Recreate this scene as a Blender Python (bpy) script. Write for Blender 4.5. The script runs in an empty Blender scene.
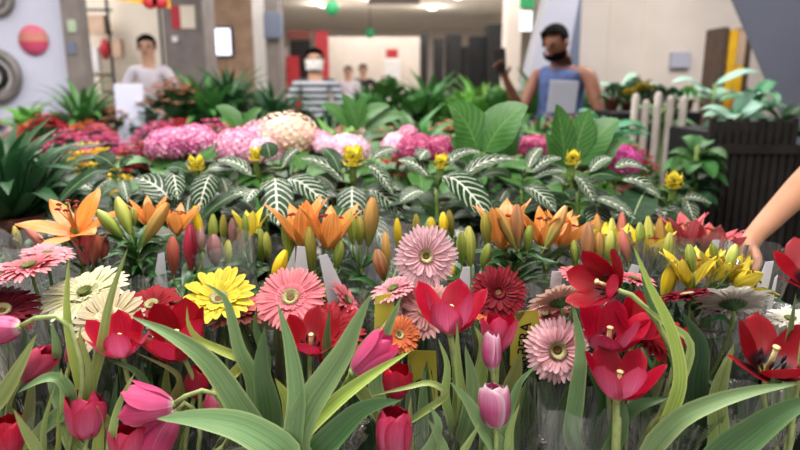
import bpy, bmesh, math, random
from mathutils import Vector, Matrix, Quaternion, noise
random.seed(11)
V = Vector
PI = math.pi
sc = bpy.context.scene
COL = sc.collection

# ------------------------------------------------------------------ camera
PITCH = math.radians(12.57); FP = 628.0; CZ = 1.30
cam_d = bpy.data.cameras.new('camera'); cam = bpy.data.objects.new('camera', cam_d); COL.objects.link(cam)
cam.location = (0, 0, CZ); cam.rotation_euler = (PI/2 - PITCH, 0, 0)
cam_d.sensor_width = 36; cam_d.lens = 36*FP/800; cam_d.clip_start = .02; cam_d.clip_end = 100
cam_d.dof.use_dof = True; cam_d.dof.focus_distance = 1.0; cam_d.dof.aperture_fstop = 2.9
sc.camera = cam
sc.view_settings.view_transform = 'Standard'; sc.view_settings.look = 'None'
sc.view_settings.gamma = 1; sc.view_settings.exposure = 0.42
sc.cycles.transparent_max_bounces = 40; sc.cycles.max_bounces = 7; sc.cycles.diffuse_bounces = 3
sc.cycles.glossy_bounces = 3; sc.cycles.transmission_bounces = 5
sc.cycles.caustics_reflective = False; sc.cycles.caustics_refractive = False
sc.cycles.sample_clamp_indirect = 4

RX = V((1, 0, 0)); UP = V((0, math.sin(PITCH), math.cos(PITCH))); FW = V((0, math.cos(PITCH), -math.sin(PITCH)))
def P(px, py, Y):
    """the place at distance Y in front of the visitor that is seen at this point of the photograph"""
    d = RX*((px-400)/FP) + UP*((225-py)/FP) + FW
    return V((0, 0, CZ)) + d*(Y/d.y)
def S(Y, py=225):
    d = UP*((225-py)/FP) + FW
    return Y/d.y/FP
def D(sx, sy, tc=0.0):
    return (RX*sx + UP*sy - FW*tc).normalized()

# ------------------------------------------------------------------ materials
def lin(c):
    if isinstance(c, str):
        c = c.lstrip('#'); c = [int(c[i:i+2], 16)/255 for i in (0, 2, 4)]
    return tuple(((x/12.92) if x <= .04045 else ((x+.055)/1.055)**2.4) for x in c[:3]) + (1,)
class NT:
    def __init__(s, name):
        s.m = bpy.data.materials.new(name); s.m.use_nodes = True; s.t = s.m.node_tree; s.t.nodes.clear()
        s.out = s.n('ShaderNodeOutputMaterial')
    def n(s, ty, **k):
        x = s.t.nodes.new(ty)
        for a, b in k.items():
            if a.startswith('i_'): x.inputs[a[2:].replace('_', ' ')].default_value = b
            else: setattr(x, a, b)
        return x
    def l(s, a, b): s.t.links.new(a, b)
    def math(s, op, a, b=None, clamp=False):
        x = s.n('ShaderNodeMath', operation=op, use_clamp=clamp)
        for i, q in enumerate((a, b)):
            if q is None: continue
            if isinstance(q, (int, float)): x.inputs[i].default_value = q
            else: s.l(q, x.inputs[i])
        return x.outputs[0]
    def ramp(s, fac, stops):
        x = s.n('ShaderNodeValToRGB'); cr = x.color_ramp
        while len(cr.elements) < len(stops): cr.elements.new(.5)
        for e, (p, c) in zip(cr.elements, stops): e.position = p; e.color = lin(c)
        s.l(fac, x.inputs[0]); return x.outputs[0]
    def mix(s, fac, a, b, mode='MIX'):
        x = s.n('ShaderNodeMix', data_type='RGBA', blend_type=mode)
        for i, q in ((0, fac), (6, a), (7, b)):
            if isinstance(q, (int, float)): x.inputs[i].default_value = q
            elif isinstance(q, (str, tuple)): x.inputs[i].default_value = lin(q)
            else: s.l(q, x.inputs[i])
        return x.outputs[2]
    def surf(s, col, rough=.5, trans=0, bump=None, spec=.5, metal=0, bs=.3, sheen=0):
        p = s.n('ShaderNodeBsdfPrincipled')
        if isinstance(col, (str, tuple)): p.inputs['Base Color'].default_value = lin(col)
        else: s.l(col, p.inputs['Base Color'])
        p.inputs['Roughness'].default_value = rough; p.inputs['Metallic'].default_value = metal
        p.inputs['Specular IOR Level'].default_value = spec
        if sheen: p.inputs['Sheen Weight'].default_value = sheen
        if bump is not None:
            b = s.n('ShaderNodeBump'); b.inputs['Strength'].default_value = bs; b.inputs['Distance'].default_value = .002
            s.l(bump, b.inputs['Height']); s.l(b.outputs[0], p.inputs['Normal'])
        o = p.outputs[0]
        if trans:
            t = s.n('ShaderNodeBsdfTranslucent'); mx = s.n('ShaderNodeMixShader'); mx.inputs[0].default_value = trans
            if isinstance(col, (str, tuple)): t.inputs[0].default_value = lin(col)
            else: s.l(col, t.inputs[0])
            s.l(o, mx.inputs[1]); s.l(t.outputs[0], mx.inputs[2]); o = mx.outputs[0]
        s.l(o, s.out.inputs[0]); return s.m
def uvs(s):
    tc = s.n('ShaderNodeUVMap'); sp = s.n('ShaderNodeSeparateXYZ'); s.l(tc.outputs[0], sp.inputs[0])
    return tc.outputs[0], sp.outputs[0], sp.outputs[1]
def absu(s, u): return s.math('ABSOLUTE', s.math('SUBTRACT', s.math('MULTIPLY', u, 2.0), 1.0))
def streak(s, uv, a, b, det=2):
    mp = s.n('ShaderNodeMapping'); mp.inputs['Scale'].default_value = (a, b, 1); s.l(uv, mp.inputs[0])
    oi = s.n('ShaderNodeObjectInfo'); s.l(s.math('MULTIPLY', oi.outputs['Random'], 7.0), mp.inputs['Location'])
    nz = s.n('ShaderNodeTexNoise'); nz.inputs['Scale'].default_value = 1; nz.inputs['Detail'].default_value = det
    s.l(mp.outputs[0], nz.inputs[0]); return nz.outputs[0]
def petal(name, front, back=None, edge=None, rough=.36, trans=.28, sa=46, sb=1.0, sk=.18, dark=None, spec=.4):
    """pigment along the petal (front, back), at its rim (edge) and in fine streaks"""
    s = NT(name); uv, u, v = uvs(s)
    c = s.ramp(v, front)
    if edge:
        e = s.math('POWER', absu(s, u), edge[1]); c = s.mix(s.math('MULTIPLY', e, edge[2], clamp=True), c, edge[0])
    if back:
        g = s.n('ShaderNodeNewGeometry'); cb = s.ramp(v, back); 
        if edge: cb = s.mix(s.math('MULTIPLY', e, edge[2], clamp=True), cb, edge[0])
        c = s.mix(g.outputs['Backfacing'], c, cb)
    k = streak(s, uv, sa, sb)
    d = s.ramp(k, [(.25, (1-sk,)*3), (.62, (1, 1, 1))])
    c = s.mix(1.0, c, d, 'MULTIPLY')
    oi = s.n('ShaderNodeObjectInfo'); hs = s.n('ShaderNodeHueSaturation'); s.l(c, hs.inputs['Color'])
    s.l(s.math('ADD', s.math('MULTIPLY', oi.outputs['Random'], .34), .78), hs.inputs['Value']); c = hs.outputs[0]
    return s.surf(c, rough, trans, bump=k, spec=spec, bs=.25)
def greenleaf(name, base, tip, edge=None, rough=.45, trans=.18, sa=34, sb=1.2, sk=.3, rnd=.25, spec=.5, rib=None):
    s = NT(name); uv, u, v = uvs(s)
    c = s.ramp(v, [(0, base), (.35, tip), (1, tip)])
    k = streak(s, uv, sa, sb)
    c = s.mix(1.0, c, s.ramp(k, [(.25, (1-sk,)*3), (.65, (1, 1, 1))]), 'MULTIPLY')
    a = absu(s, u)
    if edge: c = s.mix(s.math('MULTIPLY', s.math('POWER', a, 9.0), .8, clamp=True), c, edge)
    if rib: c = s.mix(s.math('LESS_THAN', a, rib[1]), c, rib[0])
    oi = s.n('ShaderNodeObjectInfo')
    hs = s.n('ShaderNodeHueSaturation'); s.l(c, hs.inputs['Color'])
    s.l(s.math('ADD', s.math('MULTIPLY', oi.outputs['Random'], rnd), 1-rnd*.55), hs.inputs['Value'])
    s.l(s.math('ADD', s.math('MULTIPLY', oi.outputs['Random'], .03), .485), hs.inputs['Hue'])
    return s.surf(hs.outputs[0], rough, trans, bump=k, spec=spec, bs=.2)
def plain(name, col, rough=.6, trans=0, var=.15, scale=30, metal=0, spec=.4, bs=.15, col2=None):
    s = NT(name); tc = s.n('ShaderNodeTexCoord'); nz = s.n('ShaderNodeTexNoise'); nz.inputs['Scale'].default_value = scale
    nz.inputs['Detail'].default_value = 3; s.l(tc.outputs['Object'], nz.inputs[0])
    if col2: c = s.ramp(nz.outputs[0], [(.35, col), (.65, col2)])
    else: c = s.mix(1.0, col if isinstance(col, (str, tuple)) else col, s.ramp(nz.outputs[0], [(.3, (1-var,)*3), (.7, (1, 1, 1))]), 'MULTIPLY')
    return s.surf(c, rough, trans, bump=nz.outputs[0], spec=spec, metal=metal, bs=bs)
def emis(name, col, st):
    s = NT(name); e = s.n('ShaderNodeEmission'); e.inputs[0].default_value = lin(col); e.inputs[1].default_value = st
    s.l(e.outputs[0], s.out.inputs[0]); return s.m

# ------------------------------------------------------------------ mesh helpers
class MB:
    def __init__(s): s.v = []; s.f = []; s.uv = []; s.mi = []; s.cur = 0
    def grid(s, rows, closed=False, flip=False):
        n0 = len(s.v); nr = len(rows); nc = len(rows[0])
        for r in rows: s.v += [V(p) for p in r]
        w = nc if closed else nc-1
        for i in range(nr-1):
            for j in range(w):
                j2 = (j+1) % nc
                q = [n0+i*nc+j, n0+i*nc+j2, n0+(i+1)*nc+j2, n0+(i+1)*nc+j]
                t = [(j/w, i/(nr-1)), ((j+1)/w, i/(nr-1)), ((j+1)/w, (i+1)/(nr-1)), (j/w, (i+1)/(nr-1))]
                if flip: q.reverse(); t.reverse()
                s.f.append(q); s.uv.append(t); s.mi.append(s.cur)
        return s
    def poly(s, pts, uv=None):
        n0 = len(s.v); s.v += [V(p) for p in pts]; s.f.append(list(range(n0, n0+len(pts))))
        s.uv.append(uv or [(0, 0)]*len(pts)); s.mi.append(s.cur); return s
    def box(s, a, b, bev=0):
        x0, y0, z0 = a; x1, y1, z1 = b
        n0 = len(s.v)
        s.v += [V(p) for p in ((x0,y0,z0),(x1,y0,z0),(x1,y1,z0),(x0,y1,z0),(x0,y0,z1),(x1,y0,z1),(x1,y1,z1),(x0,y1,z1))]
        for q in ((0,3,2,1),(4,5,6,7),(0,1,5,4),(1,2,6,5),(2,3,7,6),(3,0,4,7)):
            s.f.append([n0+i for i in q]); s.uv.append([(0,0),(1,0),(1,1),(0,1)]); s.mi.append(s.cur)
        return s
    def prism(s, pts, h):
        n0 = len(s.v); n = len(pts); h = V(h)
        s.v += [V(p) for p in pts] + [V(p)+h for p in pts]
        s.f.append([n0+i for i in range(n)][::-1]); s.f.append([n0+n+i for i in range(n)])
        s.uv += [[(0,0)]*n]*2; s.mi += [s.cur]*2
        for i in range(n):
            j = (i+1) % n; s.f.append([n0+i, n0+j, n0+n+j, n0+n+i]); s.uv.append([(0,0),(1,0),(1,1),(0,1)]); s.mi.append(s.cur)
        return s
    def tube(s, pts, r, n=7, cap=True):
        pts = [V(p) for p in pts]; rows = []; ref = V((.31, .9, .2))
        for i, p in enumerate(pts):
            t = (pts[min(i+1, len(pts)-1)] - pts[max(i-1, 0)]).normalized()
            a = t.cross(ref)
            if a.length < .05: a = t.cross(V((1, 0, 0)))
            a.normalize(); b = t.cross(a); ref = -a.cross(t) if False else ref
            rr = r(i/(len(pts)-1)) if callable(r) else r
            rows.append([p + (a*math.cos(2*PI*k/n) + b*math.sin(2*PI*k/n))*rr for k in range(n)])
        s.grid(rows, closed=True)
        if cap:
            m = len(s.v); nc = n
            s.f.append([m-nc+k for k in range(nc)]); s.uv.append([(.5, 1)]*nc); s.mi.append(s.cur)
            s.f.append([m-nc*len(pts)+k for k in range(nc)][::-1]); s.uv.append([(.5, 0)]*nc); s.mi.append(s.cur)
        return s
    def lathe(s, base, axis, prof, n=16, ph=0):
        axis = V(axis).normalized(); a = axis.orthogonal().normalized(); b = axis.cross(a)
        s.grid([[V(base) + axis*z + (a*math.cos(2*PI*k/n+ph) + b*math.sin(2*PI*k/n+ph))*max(r, 1e-5) for k in range(n)] for r, z in prof], closed=True)
        return s
def mesh(name, mb, mats, smooth=True, off=None, weld=0):
    me = bpy.data.meshes.new(name)
    o = off or V((0, 0, 0))
    me.from_pydata([tuple(v-o) for v in mb.v], [], mb.f)
    uvl = me.uv_layers.new(name='UVMap'); k = 0
    flat = []
    for t in mb.uv:
        for q in t: flat += [q[0], q[1]]
    uvl.data.foreach_set('uv', flat)
    for m in (mats if isinstance(mats, (list, tuple)) else [mats]): me.materials.append(m)
    me.polygons.foreach_set('material_index', mb.mi)
    if weld:
        bm = bmesh.new(); bm.from_mesh(me); bmesh.ops.remove_doubles(bm, verts=bm.verts, dist=weld); bm.to_mesh(me); bm.free()
    me.polygons.foreach_set('use_smooth', [smooth]*len(me.polygons))
    me.update(); return me
def obj(name, mb, mats, parent=None, smooth=True, weld=0, label=None, org=None, kind=None):
    off = V((0, 0, 0)); q = parent
    while q is not None: off = off + V(q.location); q = q.parent
    if parent is None and org is not None: off = V(org)
    me = mesh(name, mb, mats, smooth, off, weld)
    o = bpy.data.objects.new(name, me); COL.objects.link(o)
    if parent is not None: o.parent = parent
    elif org is not None: o.location = org
    if label: o['label'] = label
    if kind: o['kind'] = kind
    return o
def thing(name, label, cat, loc=(0, 0, 0), group=None):
    o = bpy.data.objects.new(name, None); COL.objects.link(o); o.location = loc; o.empty_display_size = .05
    return tag(o, label, cat, group)
def tag(o, label, cat, group=None):
    o['label'] = label; o['category'] = cat
    if group: o['group'] = group
    return o
def struct(name, mb, m, smooth=False):
    o = obj(name, mb, m, smooth=smooth); o['kind'] = 'structure'; return o
def bevel(o, w=.004, n=2):
    m = o.modifiers.new('bevel', 'BEVEL'); m.width = w; m.segments = n; m.limit_method = 'ANGLE'; return o
def tree_copy(o, parent=None):
    c = o.copy(); COL.objects.link(c)
    if parent is not None: c.parent = parent
    for ch in o.children: tree_copy(ch, c)
    return c
def spline(pts, n):
    """points along a smooth curve through pts"""
    pts = [V(p) for p in pts]
    if len(pts) == 2: return [pts[0].lerp(pts[1], i/(n-1)) for i in range(n)]
    e = [pts[0]*2-pts[1]] + pts + [pts[-1]*2-pts[-2]]
    L = [0]
    for a, b in zip(pts, pts[1:]): L.append(L[-1] + (b-a).length)
    out = []
    for i in range(n):
        d = L[-1]*i/(n-1); k = 0
        while k < len(pts)-2 and d > L[k+1]: k += 1
        t = (d-L[k])/max(L[k+1]-L[k], 1e-9)
        p0, p1, p2, p3 = e[k:k+4]
        out.append(.5*((2*p1) + (-p0+p2)*t + (2*p0-5*p1+4*p2-p3)*t*t + (-p0+3*p1-3*p2+p3)*t**3))
    return out
def prof_tulip(t): 
    b = .42 + .58*min(1, t/.38)**.8 if t < .38 else 1
    return b*(1-max(0, (t-.38)/.62)**2.0)**.9 + .004
def prof_oval(t): return max(.02, math.sin(PI*min(1, t**.86))**.72)
def prof_tul(t): return max(.05, (.30+.70*math.sin(PI/2*min(1, t/.52))**1.1) if t < .52 else (1-((t-.52)/.482)**2.7)**.55)
def prof_lance(t): return max(.03, math.sin(PI*t**.7)**.9)
def strap(mb, pts, W, facing, prof=prof_tulip, fold=.35, nv=16, nu=7, twist=0, wave=0, arc=0):
    """a folded strap of leaf along pts; its upper side looks towards `facing`"""
    c = spline(pts, nv); rows = []; facing = V(facing).normalized(); sd = random.random()*9
    for i, p in enumerate(c):
        t = i/(nv-1)
        T = (c[min(i+1, nv-1)] - c[max(i-1, 0)]).normalized()
        f = facing if not twist else Quaternion(T, twist*t) @ facing
        lat = T.cross(f)
        if lat.length < 1e-3: lat = T.orthogonal()
        lat.normalize(); nrm = lat.cross(T).normalized(); w = W*.5*prof(t)
        rows.append([p + lat*(s_*w) + nrm*((abs(s_)**1.5)*fold*w + (wave*w*math.sin(t*9+sd+(2 if s_ > 0 else 0))*abs(s_)) - arc*w*s_*s_) for s_ in [(-1 + 2*k/(nu-1)) for k in range(nu)]])
    mb.grid(rows); return mb
CAMF = (-FW + UP*.35).normalized()
# ------------------------------------------------------------------ flower colours
T_RED = petal('tulip_red', [(0, '#e8c840'), (.1, '#4a0510'), (.25, '#8c0818'), (1, '#a00a1e')], [(0, '#d8d07a'), (.12, '#cc2c4c'), (.5, '#d43058'), (1, '#c01430')], edge=('#c41028', 3, .5), trans=.3)
T_DEEP = petal('tulip_deep_red', [(0, '#e0c860'), (.13, '#14030a'), (.27, '#2a0410'), (.38, '#8c0818'), (1, '#a00a1c')], [(0, '#c8c070'), (.15, '#a8142a'), (1, '#b41228')], trans=.25)
T_MAG = petal('tulip_magenta', [(0, '#f0e0c0'), (.15, '#a40c2c'), (1, '#b20e30')], [(0, '#e8e0c8'), (.1, '#e4688f'), (.5, '#ea6896'), (1, '#da3460')], edge=('#cc1438', 3, .8), trans=.3)
T_PINK = petal('tulip_pink', [(0, '#f8f0f0'), (.2, '#c0244f'), (1, '#c82a60')], [(0, '#f4ecec'), (.14, '#e66a9c'), (.6, '#e04f88'), (1, '#e24a80')], edge=('#e87aa4', 4, .5), trans=.32)
T_BICOL = petal('tulip_pink_white', [(0, '#f4f0ea'), (.2, '#b83068'), (1, '#c84a80')], [(0, '#f4f0e4'), (.16, '#e070a0'), (.5, '#d85a94'), (.85, '#e79abc'), (1, '#f6dfe6')], edge=('#f8e4ec', 5, .9), trans=.32)
T_DULL = petal('tulip_dusty_pink', [(0, '#e8dcc8'), (.2, '#a82448'), (1, '#b83050')], [(0, '#d8d8a8'), (.15, '#c8688a'), (.6, '#d0587c'), (1, '#c83c58')], edge=('#c02848', 3, .8), trans=.28)
def gm(n, a, b, tip, back, **k): return petal(n, [(0, a), (.3, b), (.85, b), (1, tip)], back, sa=5, sb=.8, sk=.28, rough=.6, spec=.15, **k)
G = {
 'coral': gm('gerbera_coral_pink', '#dc4c60', '#ea5a72', '#f29aa4', [(0, '#d86a78'), (1, '#f09aa0')]),
 'rose': gm('gerbera_rose', '#ee8a9c', '#f396a2', '#f8bcc4', [(0, '#e490a0'), (1, '#f4b0b8')]),
 'crimson': gm('gerbera_crimson', '#400612', '#680a1e', '#801026', [(0, '#5c1020'), (1, '#741428')]),
 'lemoncream': gm('gerbera_pale_yellow', '#d8d080', '#e9e0a0', '#efe8b8', [(0, '#c8c890'), (1, '#ece8c4')]),
 'peach': gm('gerbera_peach_cream', '#ecc888', '#f5d8a2', '#f8e6c0', [(0, '#e8d4a0'), (1, '#f6e6c4')]),
 'red': gm('gerbera_red', '#8c0810', '#b80a18', '#c81424', [(0, '#901820'), (1, '#a82430')]),
 'darkred': gm('gerbera_dark_red', '#5c0610', '#8a0818', '#981020', [(0, '#681018'), (1, '#881828')]),
 'yellow': gm('gerbera_yellow', '#f4c810', '#fbe22c', '#fbe850', [(0, '#d8c030'), (1, '#f0e050')]),
 'brick': gm('gerbera_brick', '#8c1c20', '#a82a2c', '#c04848', [(0, '#a04040'), (1, '#d07068')]),
 'hotpink': gm('gerbera_hot_coral', '#f07c88', '#ee4c68', '#f47a90', [(0, '#e07080'), (1, '#f09098')]),
 'palepink': gm('gerbera_pale_pink', '#ee7c8c', '#f6a4ac', '#fad4d6', [(0, '#e8a0a8'), (1, '#f8ccd4')]),
 'salmon': gm('gerbera_salmon', '#e07a80', '#f0a8a4', '#f6ccc4', [(0, '#d88888'), (1, '#f4bcb8')]),
 'shell': gm('gerbera_shell', '#f2c0a8', '#f8d0bc', '#fce4d4', [(0, '#f0b8a4'), (.6, '#f8ccb8'), (1, '#fae0d0')]),
 'white': gm('gerbera_white', '#f0e8d8', '#f8f2e8', '#fcf8f4', [(0, '#e8e0c8'), (1, '#f8f4ea')]),
 'orange': gm('gerbera_orange', '#e05018', '#f0702c', '#f4905c', [(0, '#d06030'), (1, '#f08a58')]),
}
def disc_mat(name, c1, c2):
    s = NT(name); tc = s.n('ShaderNodeTexCoord'); vo = s.n('ShaderNodeTexVoronoi'); vo.inputs['Scale'].default_value = 700
    s.l(tc.outputs['Object'], vo.inputs[0]); c = s.ramp(vo.outputs[0], [(.1, c1), (.5, c2)])
    return s.surf(c, .7, bump=vo.outputs[0], bs=.6)
DISC_DARK = disc_mat('flower_disc_dark', '#2a1a10', '#6a4a20'); DISC_CREAM = disc_mat('flower_disc_cream', '#d8d0a0', '#a49c68')
DISC_GREEN = disc_mat('flower_disc_green', '#949a50', '#5c6428'); DISC_RED = disc_mat('flower_disc_red', '#8a3020', '#401010')
STEM = plain('stem_green', '#7f9a4c', .45, .1, .25, 60); STEM_PALE = plain('stem_pale', '#b4c47c', .45, .15, .2, 60)
STEM_GB = plain('gerbera_stem', '#6c8448', .6, 0, .25, 60); CALYX = plain('calyx_green', '#3c6432', .6, 0, .3, 80)
LF_BLUE = greenleaf('tulip_leaf_bluegreen', '#aebe6c', '#86a970', edge='#bccb8c')
LF_LIGHT = greenleaf('tulip_leaf_light', '#c4d078', '#a8c070', edge='#c8d490')
LF_YEL = greenleaf('tulip_leaf_yellowgreen', '#d0d070', '#b4c860', edge='#d8dc90')
LF_DARK = greenleaf('tulip_leaf_dark', '#76904c', '#56794a', edge='#7a9c60', rough=.38)
LF_DEEP = greenleaf('tulip_leaf_deep', '#506838', '#335434', edge='#587c48', rough=.35)
LF_OLIVE = greenleaf('tulip_leaf_olive', '#a49c58', '#848c4c', edge='#b4a070')
LILYLEAF = greenleaf('lily_leaf', '#3c6030', '#34602e', rough=.35, rnd=.5)
LILYLEAF_L = greenleaf('lily_leaf_light', '#6c9440', '#689840', rough=.4, rnd=.5)
def lily(name, a, b, c, back):
    s = NT(name); uv, u, v = uvs(s)
    col = s.ramp(v, [(0, a), (.35, b), (1, c)])
    vo = s.n('ShaderNodeTexVoronoi'); mp = s.n('ShaderNodeMapping'); mp.inputs['Scale'].default_value = (9, 16, 1); s.l(uv, mp.inputs[0]); s.l(mp.outputs[0], vo.inputs[0])
    sp = s.math('MULTIPLY', s.math('LESS_THAN', vo.outputs[0], .2), s.math('MULTIPLY', s.math('LESS_THAN', v, .45), s.math('GREATER_THAN', v, .1)))
    col = s.mix(s.math('MULTIPLY', sp, .7), col, '#6a1810')
    g = s.n('ShaderNodeNewGeometry'); col = s.mix(g.outputs['Backfacing'], col, s.ramp(v, back))
    k = streak(s, uv, 18, 1.0)
    col = s.mix(1.0, col, s.ramp(k, [(.25, (.72,)*3), (.62, (1, 1, 1))]), 'MULTIPLY')
    return s.surf(col, .42, .3, bump=k, bs=.25)
L_OR = lily('lily_orange', '#ea6c20', '#f79236', '#f99c4a', [(0, '#d8b468'), (.4, '#f8a454'), (1, '#f8a860')])
L_YE = lily('lily_yellow', '#f0c010', '#fad820', '#fbe03c', [(0, '#c8c850'), (.4, '#f0d840'), (1, '#f4e060')])
L_PK = lily('lily_pink_red', '#c82840', '#dc4a58', '#e8707a', [(0, '#d08070'), (.4, '#dc5a64'), (1, '#e0707a')])
def budmat(n, a, b, c): return petal(n, [(0, a), (.45, b), (1, c)], sa=7, sb=.7, sk=.3, trans=.12)
B = {'green': budmat('bud_green', '#7c9c3c', '#a2b84c', '#b0b858'), 'lime': budmat('bud_lime', '#a0b850', '#c4d060', '#d8d470'),
     'yellow': budmat('bud_yellow', '#b8b840', '#f0cc28', '#f4d838'), 'brown': budmat('bud_bronze', '#8c7c48', '#c88c5c', '#c89068'),
     'rust': budmat('bud_rust', '#8c5c40', '#b85c4c', '#b46450'), 'red': budmat('bud_red', '#a05048', '#b82c44', '#a83048'),
     'gold': budmat('bud_gold', '#8ca04c', '#c8a458', '#dca460'), 'mauve': budmat('bud_mauve', '#808058', '#a87c74', '#a06c70'),
     'salmon': budmat('bud_salmon', '#b08c60', '#e08c7c', '#d87c70'), 'olive': budmat('bud_olive', '#6c7c34', '#94923c', '#b09c48')}
ANTHER = plain('anther_rust', '#8c2a18', .8, 0, .3, 200); FILAMENT = plain('filament', '#e8a060', .5, .2)
PISTIL = plain('pistil_cream', '#ecdca0', .5, .15, .1, 200); T_ANTH = plain('tulip_anther', '#2a1420', .7, 0, .3, 200)
# zebra plant leaf: dark green with cream veins running from the midrib to the rim
s = NT('zebra_leaf'); uv, u, v = uvs(s); a = absu(s, u)
nz = streak(s, uv, 5, 5, 1)
q = s.math('SUBTRACT', s.math('MULTIPLY', v, 8.0), s.math('MULTIPLY', s.math('POWER', a, 1.5), 2.2))
q = s.math('ADD', q, s.math('MULTIPLY', nz, .25))
fr = s.math('FRACT', s.math('ADD', q, 20.0))
vein = s.math('ABSOLUTE', s.math('SUBTRACT', fr, .5))
w = s.math('SUBTRACT', .085, s.math('MULTIPLY', a, .035))
vm = s.n('ShaderNodeMapRange'); s.l(s.math('SUBTRACT', w, vein), vm.inputs[0]); vm.inputs[1].default_value = -.02; vm.inputs[2].default_value = .02
mid = s.n('ShaderNodeMapRange'); s.l(a, mid.inputs[0]); mid.inputs[1].default_value = .06; mid.inputs[2].default_value = .03
rimf = s.math('GREATER_THAN', .93, a)
msk = s.math('MAXIMUM', s.math('MULTIPLY', vm.outputs[0], rimf), mid.outputs[0])
base = s.mix(streak(s, uv, 12, 12), '#0c2812', '#1d421e')
c = s.mix(msk, base, '#eef2de')
oi = s.n('ShaderNodeObjectInfo'); hs = s.n('ShaderNodeHueSaturation'); s.l(c, hs.inputs['Color'])
s.l(s.math('ADD', s.math('MULTIPLY', oi.outputs['Random'], .3), .8), hs.inputs['Value'])
ZEB = s.surf(hs.outputs[0], .42, .05, spec=.22, bump=s.math('SUBTRACT', 1.0, msk), bs=.6)
ZEB_BACK = greenleaf('zebra_leaf_plain', '#24481c', '#1c401c', rib=('#8a9c70', .04), sa=3, sb=10, rough=.5, rnd=.4, spec=.2)
BRACT = petal('bract_yellow', [(0, '#c8c850'), (.3, '#f6dc38'), (1, '#fae850')], sk=.2, sa=8)
HLEAF = NT('hydrangea_leaf'); s = HLEAF; uv, u, v = uvs(s); a = absu(s, u)
q = s.math('FRACT', s.math('ADD', s.math('SUBTRACT', s.math('MULTIPLY', v, 8.0), s.math('MULTIPLY', a, 2.6)), 20.0))
vn = s.n('ShaderNodeMapRange'); s.l(s.math('ABSOLUTE', s.math('SUBTRACT', q, .5)), vn.inputs[0]); vn.inputs[1].default_value = .10; vn.inputs[2].default_value = .02
mk = s.math('MAXIMUM', vn.outputs[0], s.math('LESS_THAN', a, .04))
c = s.mix(s.math('MULTIPLY', mk, .45), s.mix(streak(s, uv, 6, 6), '#2c5624', '#447c34'), '#86ac60')
HLEAF = s.surf(c, .45, .2, bump=s.math('SUBTRACT', 1.0, mk), bs=.7)
def floret(n, a, b, c):
    s = NT(n); g = s.n('ShaderNodeTexCoord'); nz = s.n('ShaderNodeTexNoise'); nz.inputs['Scale'].default_value = 60; nz.inputs['Detail'].default_value = 2
    s.l(g.outputs['Object'], nz.inputs[0]); return s.surf(s.ramp(nz.outputs[0], [(.35, a), (.5, b), (.66, c)]), .55, .3)
H = {'magenta': floret('hydrangea_magenta', '#bc5088', '#d880ac', '#f0bcd4'), 'pink': floret('hydrangea_pink', '#cc7ca4', '#e4a0c0', '#f4ccd8'),
     'cream': floret('hydrangea_cream', '#eeb4c0', '#ecd4bc', '#eee0c0'), 'pale': floret('hydrangea_pale', '#ecaccc', '#f4c8dc', '#fce4ee'),
     'hot': floret('hydrangea_hot', '#98285c', '#bc4478', '#dc80a4'), 'orchid': floret('hydrangea_orchid', '#b83888', '#d44ca0', '#e87cbc')}
# clear film
def film(name, haze, gl):
    s = NT(name); tc = s.n('ShaderNodeTexCoord')
    nz = s.n('ShaderNodeTexNoise'); nz.inputs['Scale'].default_value = 18; nz.inputs['Detail'].default_value = 3; nz.inputs['Distortion'].default_value = 1.5
    mp = s.n('ShaderNodeMapping'); mp.inputs['Scale'].default_value = (3.5, 3.5, .3); s.l(tc.outputs['Object'], mp.inputs[0]); s.l(mp.outputs[0], nz.inputs[0])
    b = s.n('ShaderNodeBump'); b.inputs['Strength'].default_value = .7; b.inputs['Distance'].default_value = .01; s.l(nz.outputs[0], b.inputs['Height'])
    t = s.n('ShaderNodeBsdfTransparent'); t.inputs[0].default_value = (.97, .975, .98, 1)
    g = s.n('ShaderNodeBsdfGlossy'); g.inputs['Roughness'].default_value = .12; s.l(b.outputs[0], g.inputs['Normal'])
    d = s.n('ShaderNodeBsdfDiffuse'); d.inputs[0].default_value = (.85, .86, .9, 1); s.l(b.outputs[0], d.inputs['Normal'])
    tl = s.n('ShaderNodeBsdfTranslucent'); tl.inputs[0].default_value = (.85, .86, .9, 1); s.l(b.outputs[0], tl.inputs['Normal'])
    dd = s.n('ShaderNodeMixShader'); dd.inputs[0].default_value = .5; s.l(d.outputs[0], dd.inputs[1]); s.l(tl.outputs[0], dd.inputs[2])
    m1 = s.n('ShaderNodeMixShader'); s.l(s.math('MULTIPLY', nz.outputs[0], haze), m1.inputs[0]); s.l(t.outputs[0], m1.inputs[1]); s.l(dd.outputs[0], m1.inputs[2])
    fr = s.n('ShaderNodeFresnel'); fr.inputs[0].default_value = 1.35; s.l(b.outputs[0], fr.inputs['Normal'])
    m2 = s.n('ShaderNodeMixShader'); s.l(s.math('MULTIPLY', fr.outputs[0], gl, clamp=True), m2.inputs[0]); s.l(m1.outputs[0], m2.inputs[1]); s.l(g.outputs[0], m2.inputs[2])
    s.l(m2.outputs[0], s.out.inputs[0]); return s.m
FILM = film('clear_film', .075, 2.6)
FILM2 = film('hazy_film', .26, 2.8)
TAG = plain('white_plastic_tag', '#dfe0e6', .45, .25, .06, 20); LABEL_Y = plain('yellow_card', '#d2cc50', .5, .1, .08, 20); INK = plain('black_ink', '#15150f', .6)
BUCKET = plain('black_bucket_plastic', '#18191b', .4, 0, .2, 20)
POT = plain('terracotta_plastic', '#6c3c30', .6, 0, .2, 20); POTB = plain('black_pot_plastic', '#1c1b1b', .5, 0, .2, 20)
SOIL = plain('soil', '#2a1c14', .9, 0, .5, 90, bs=1)
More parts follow.
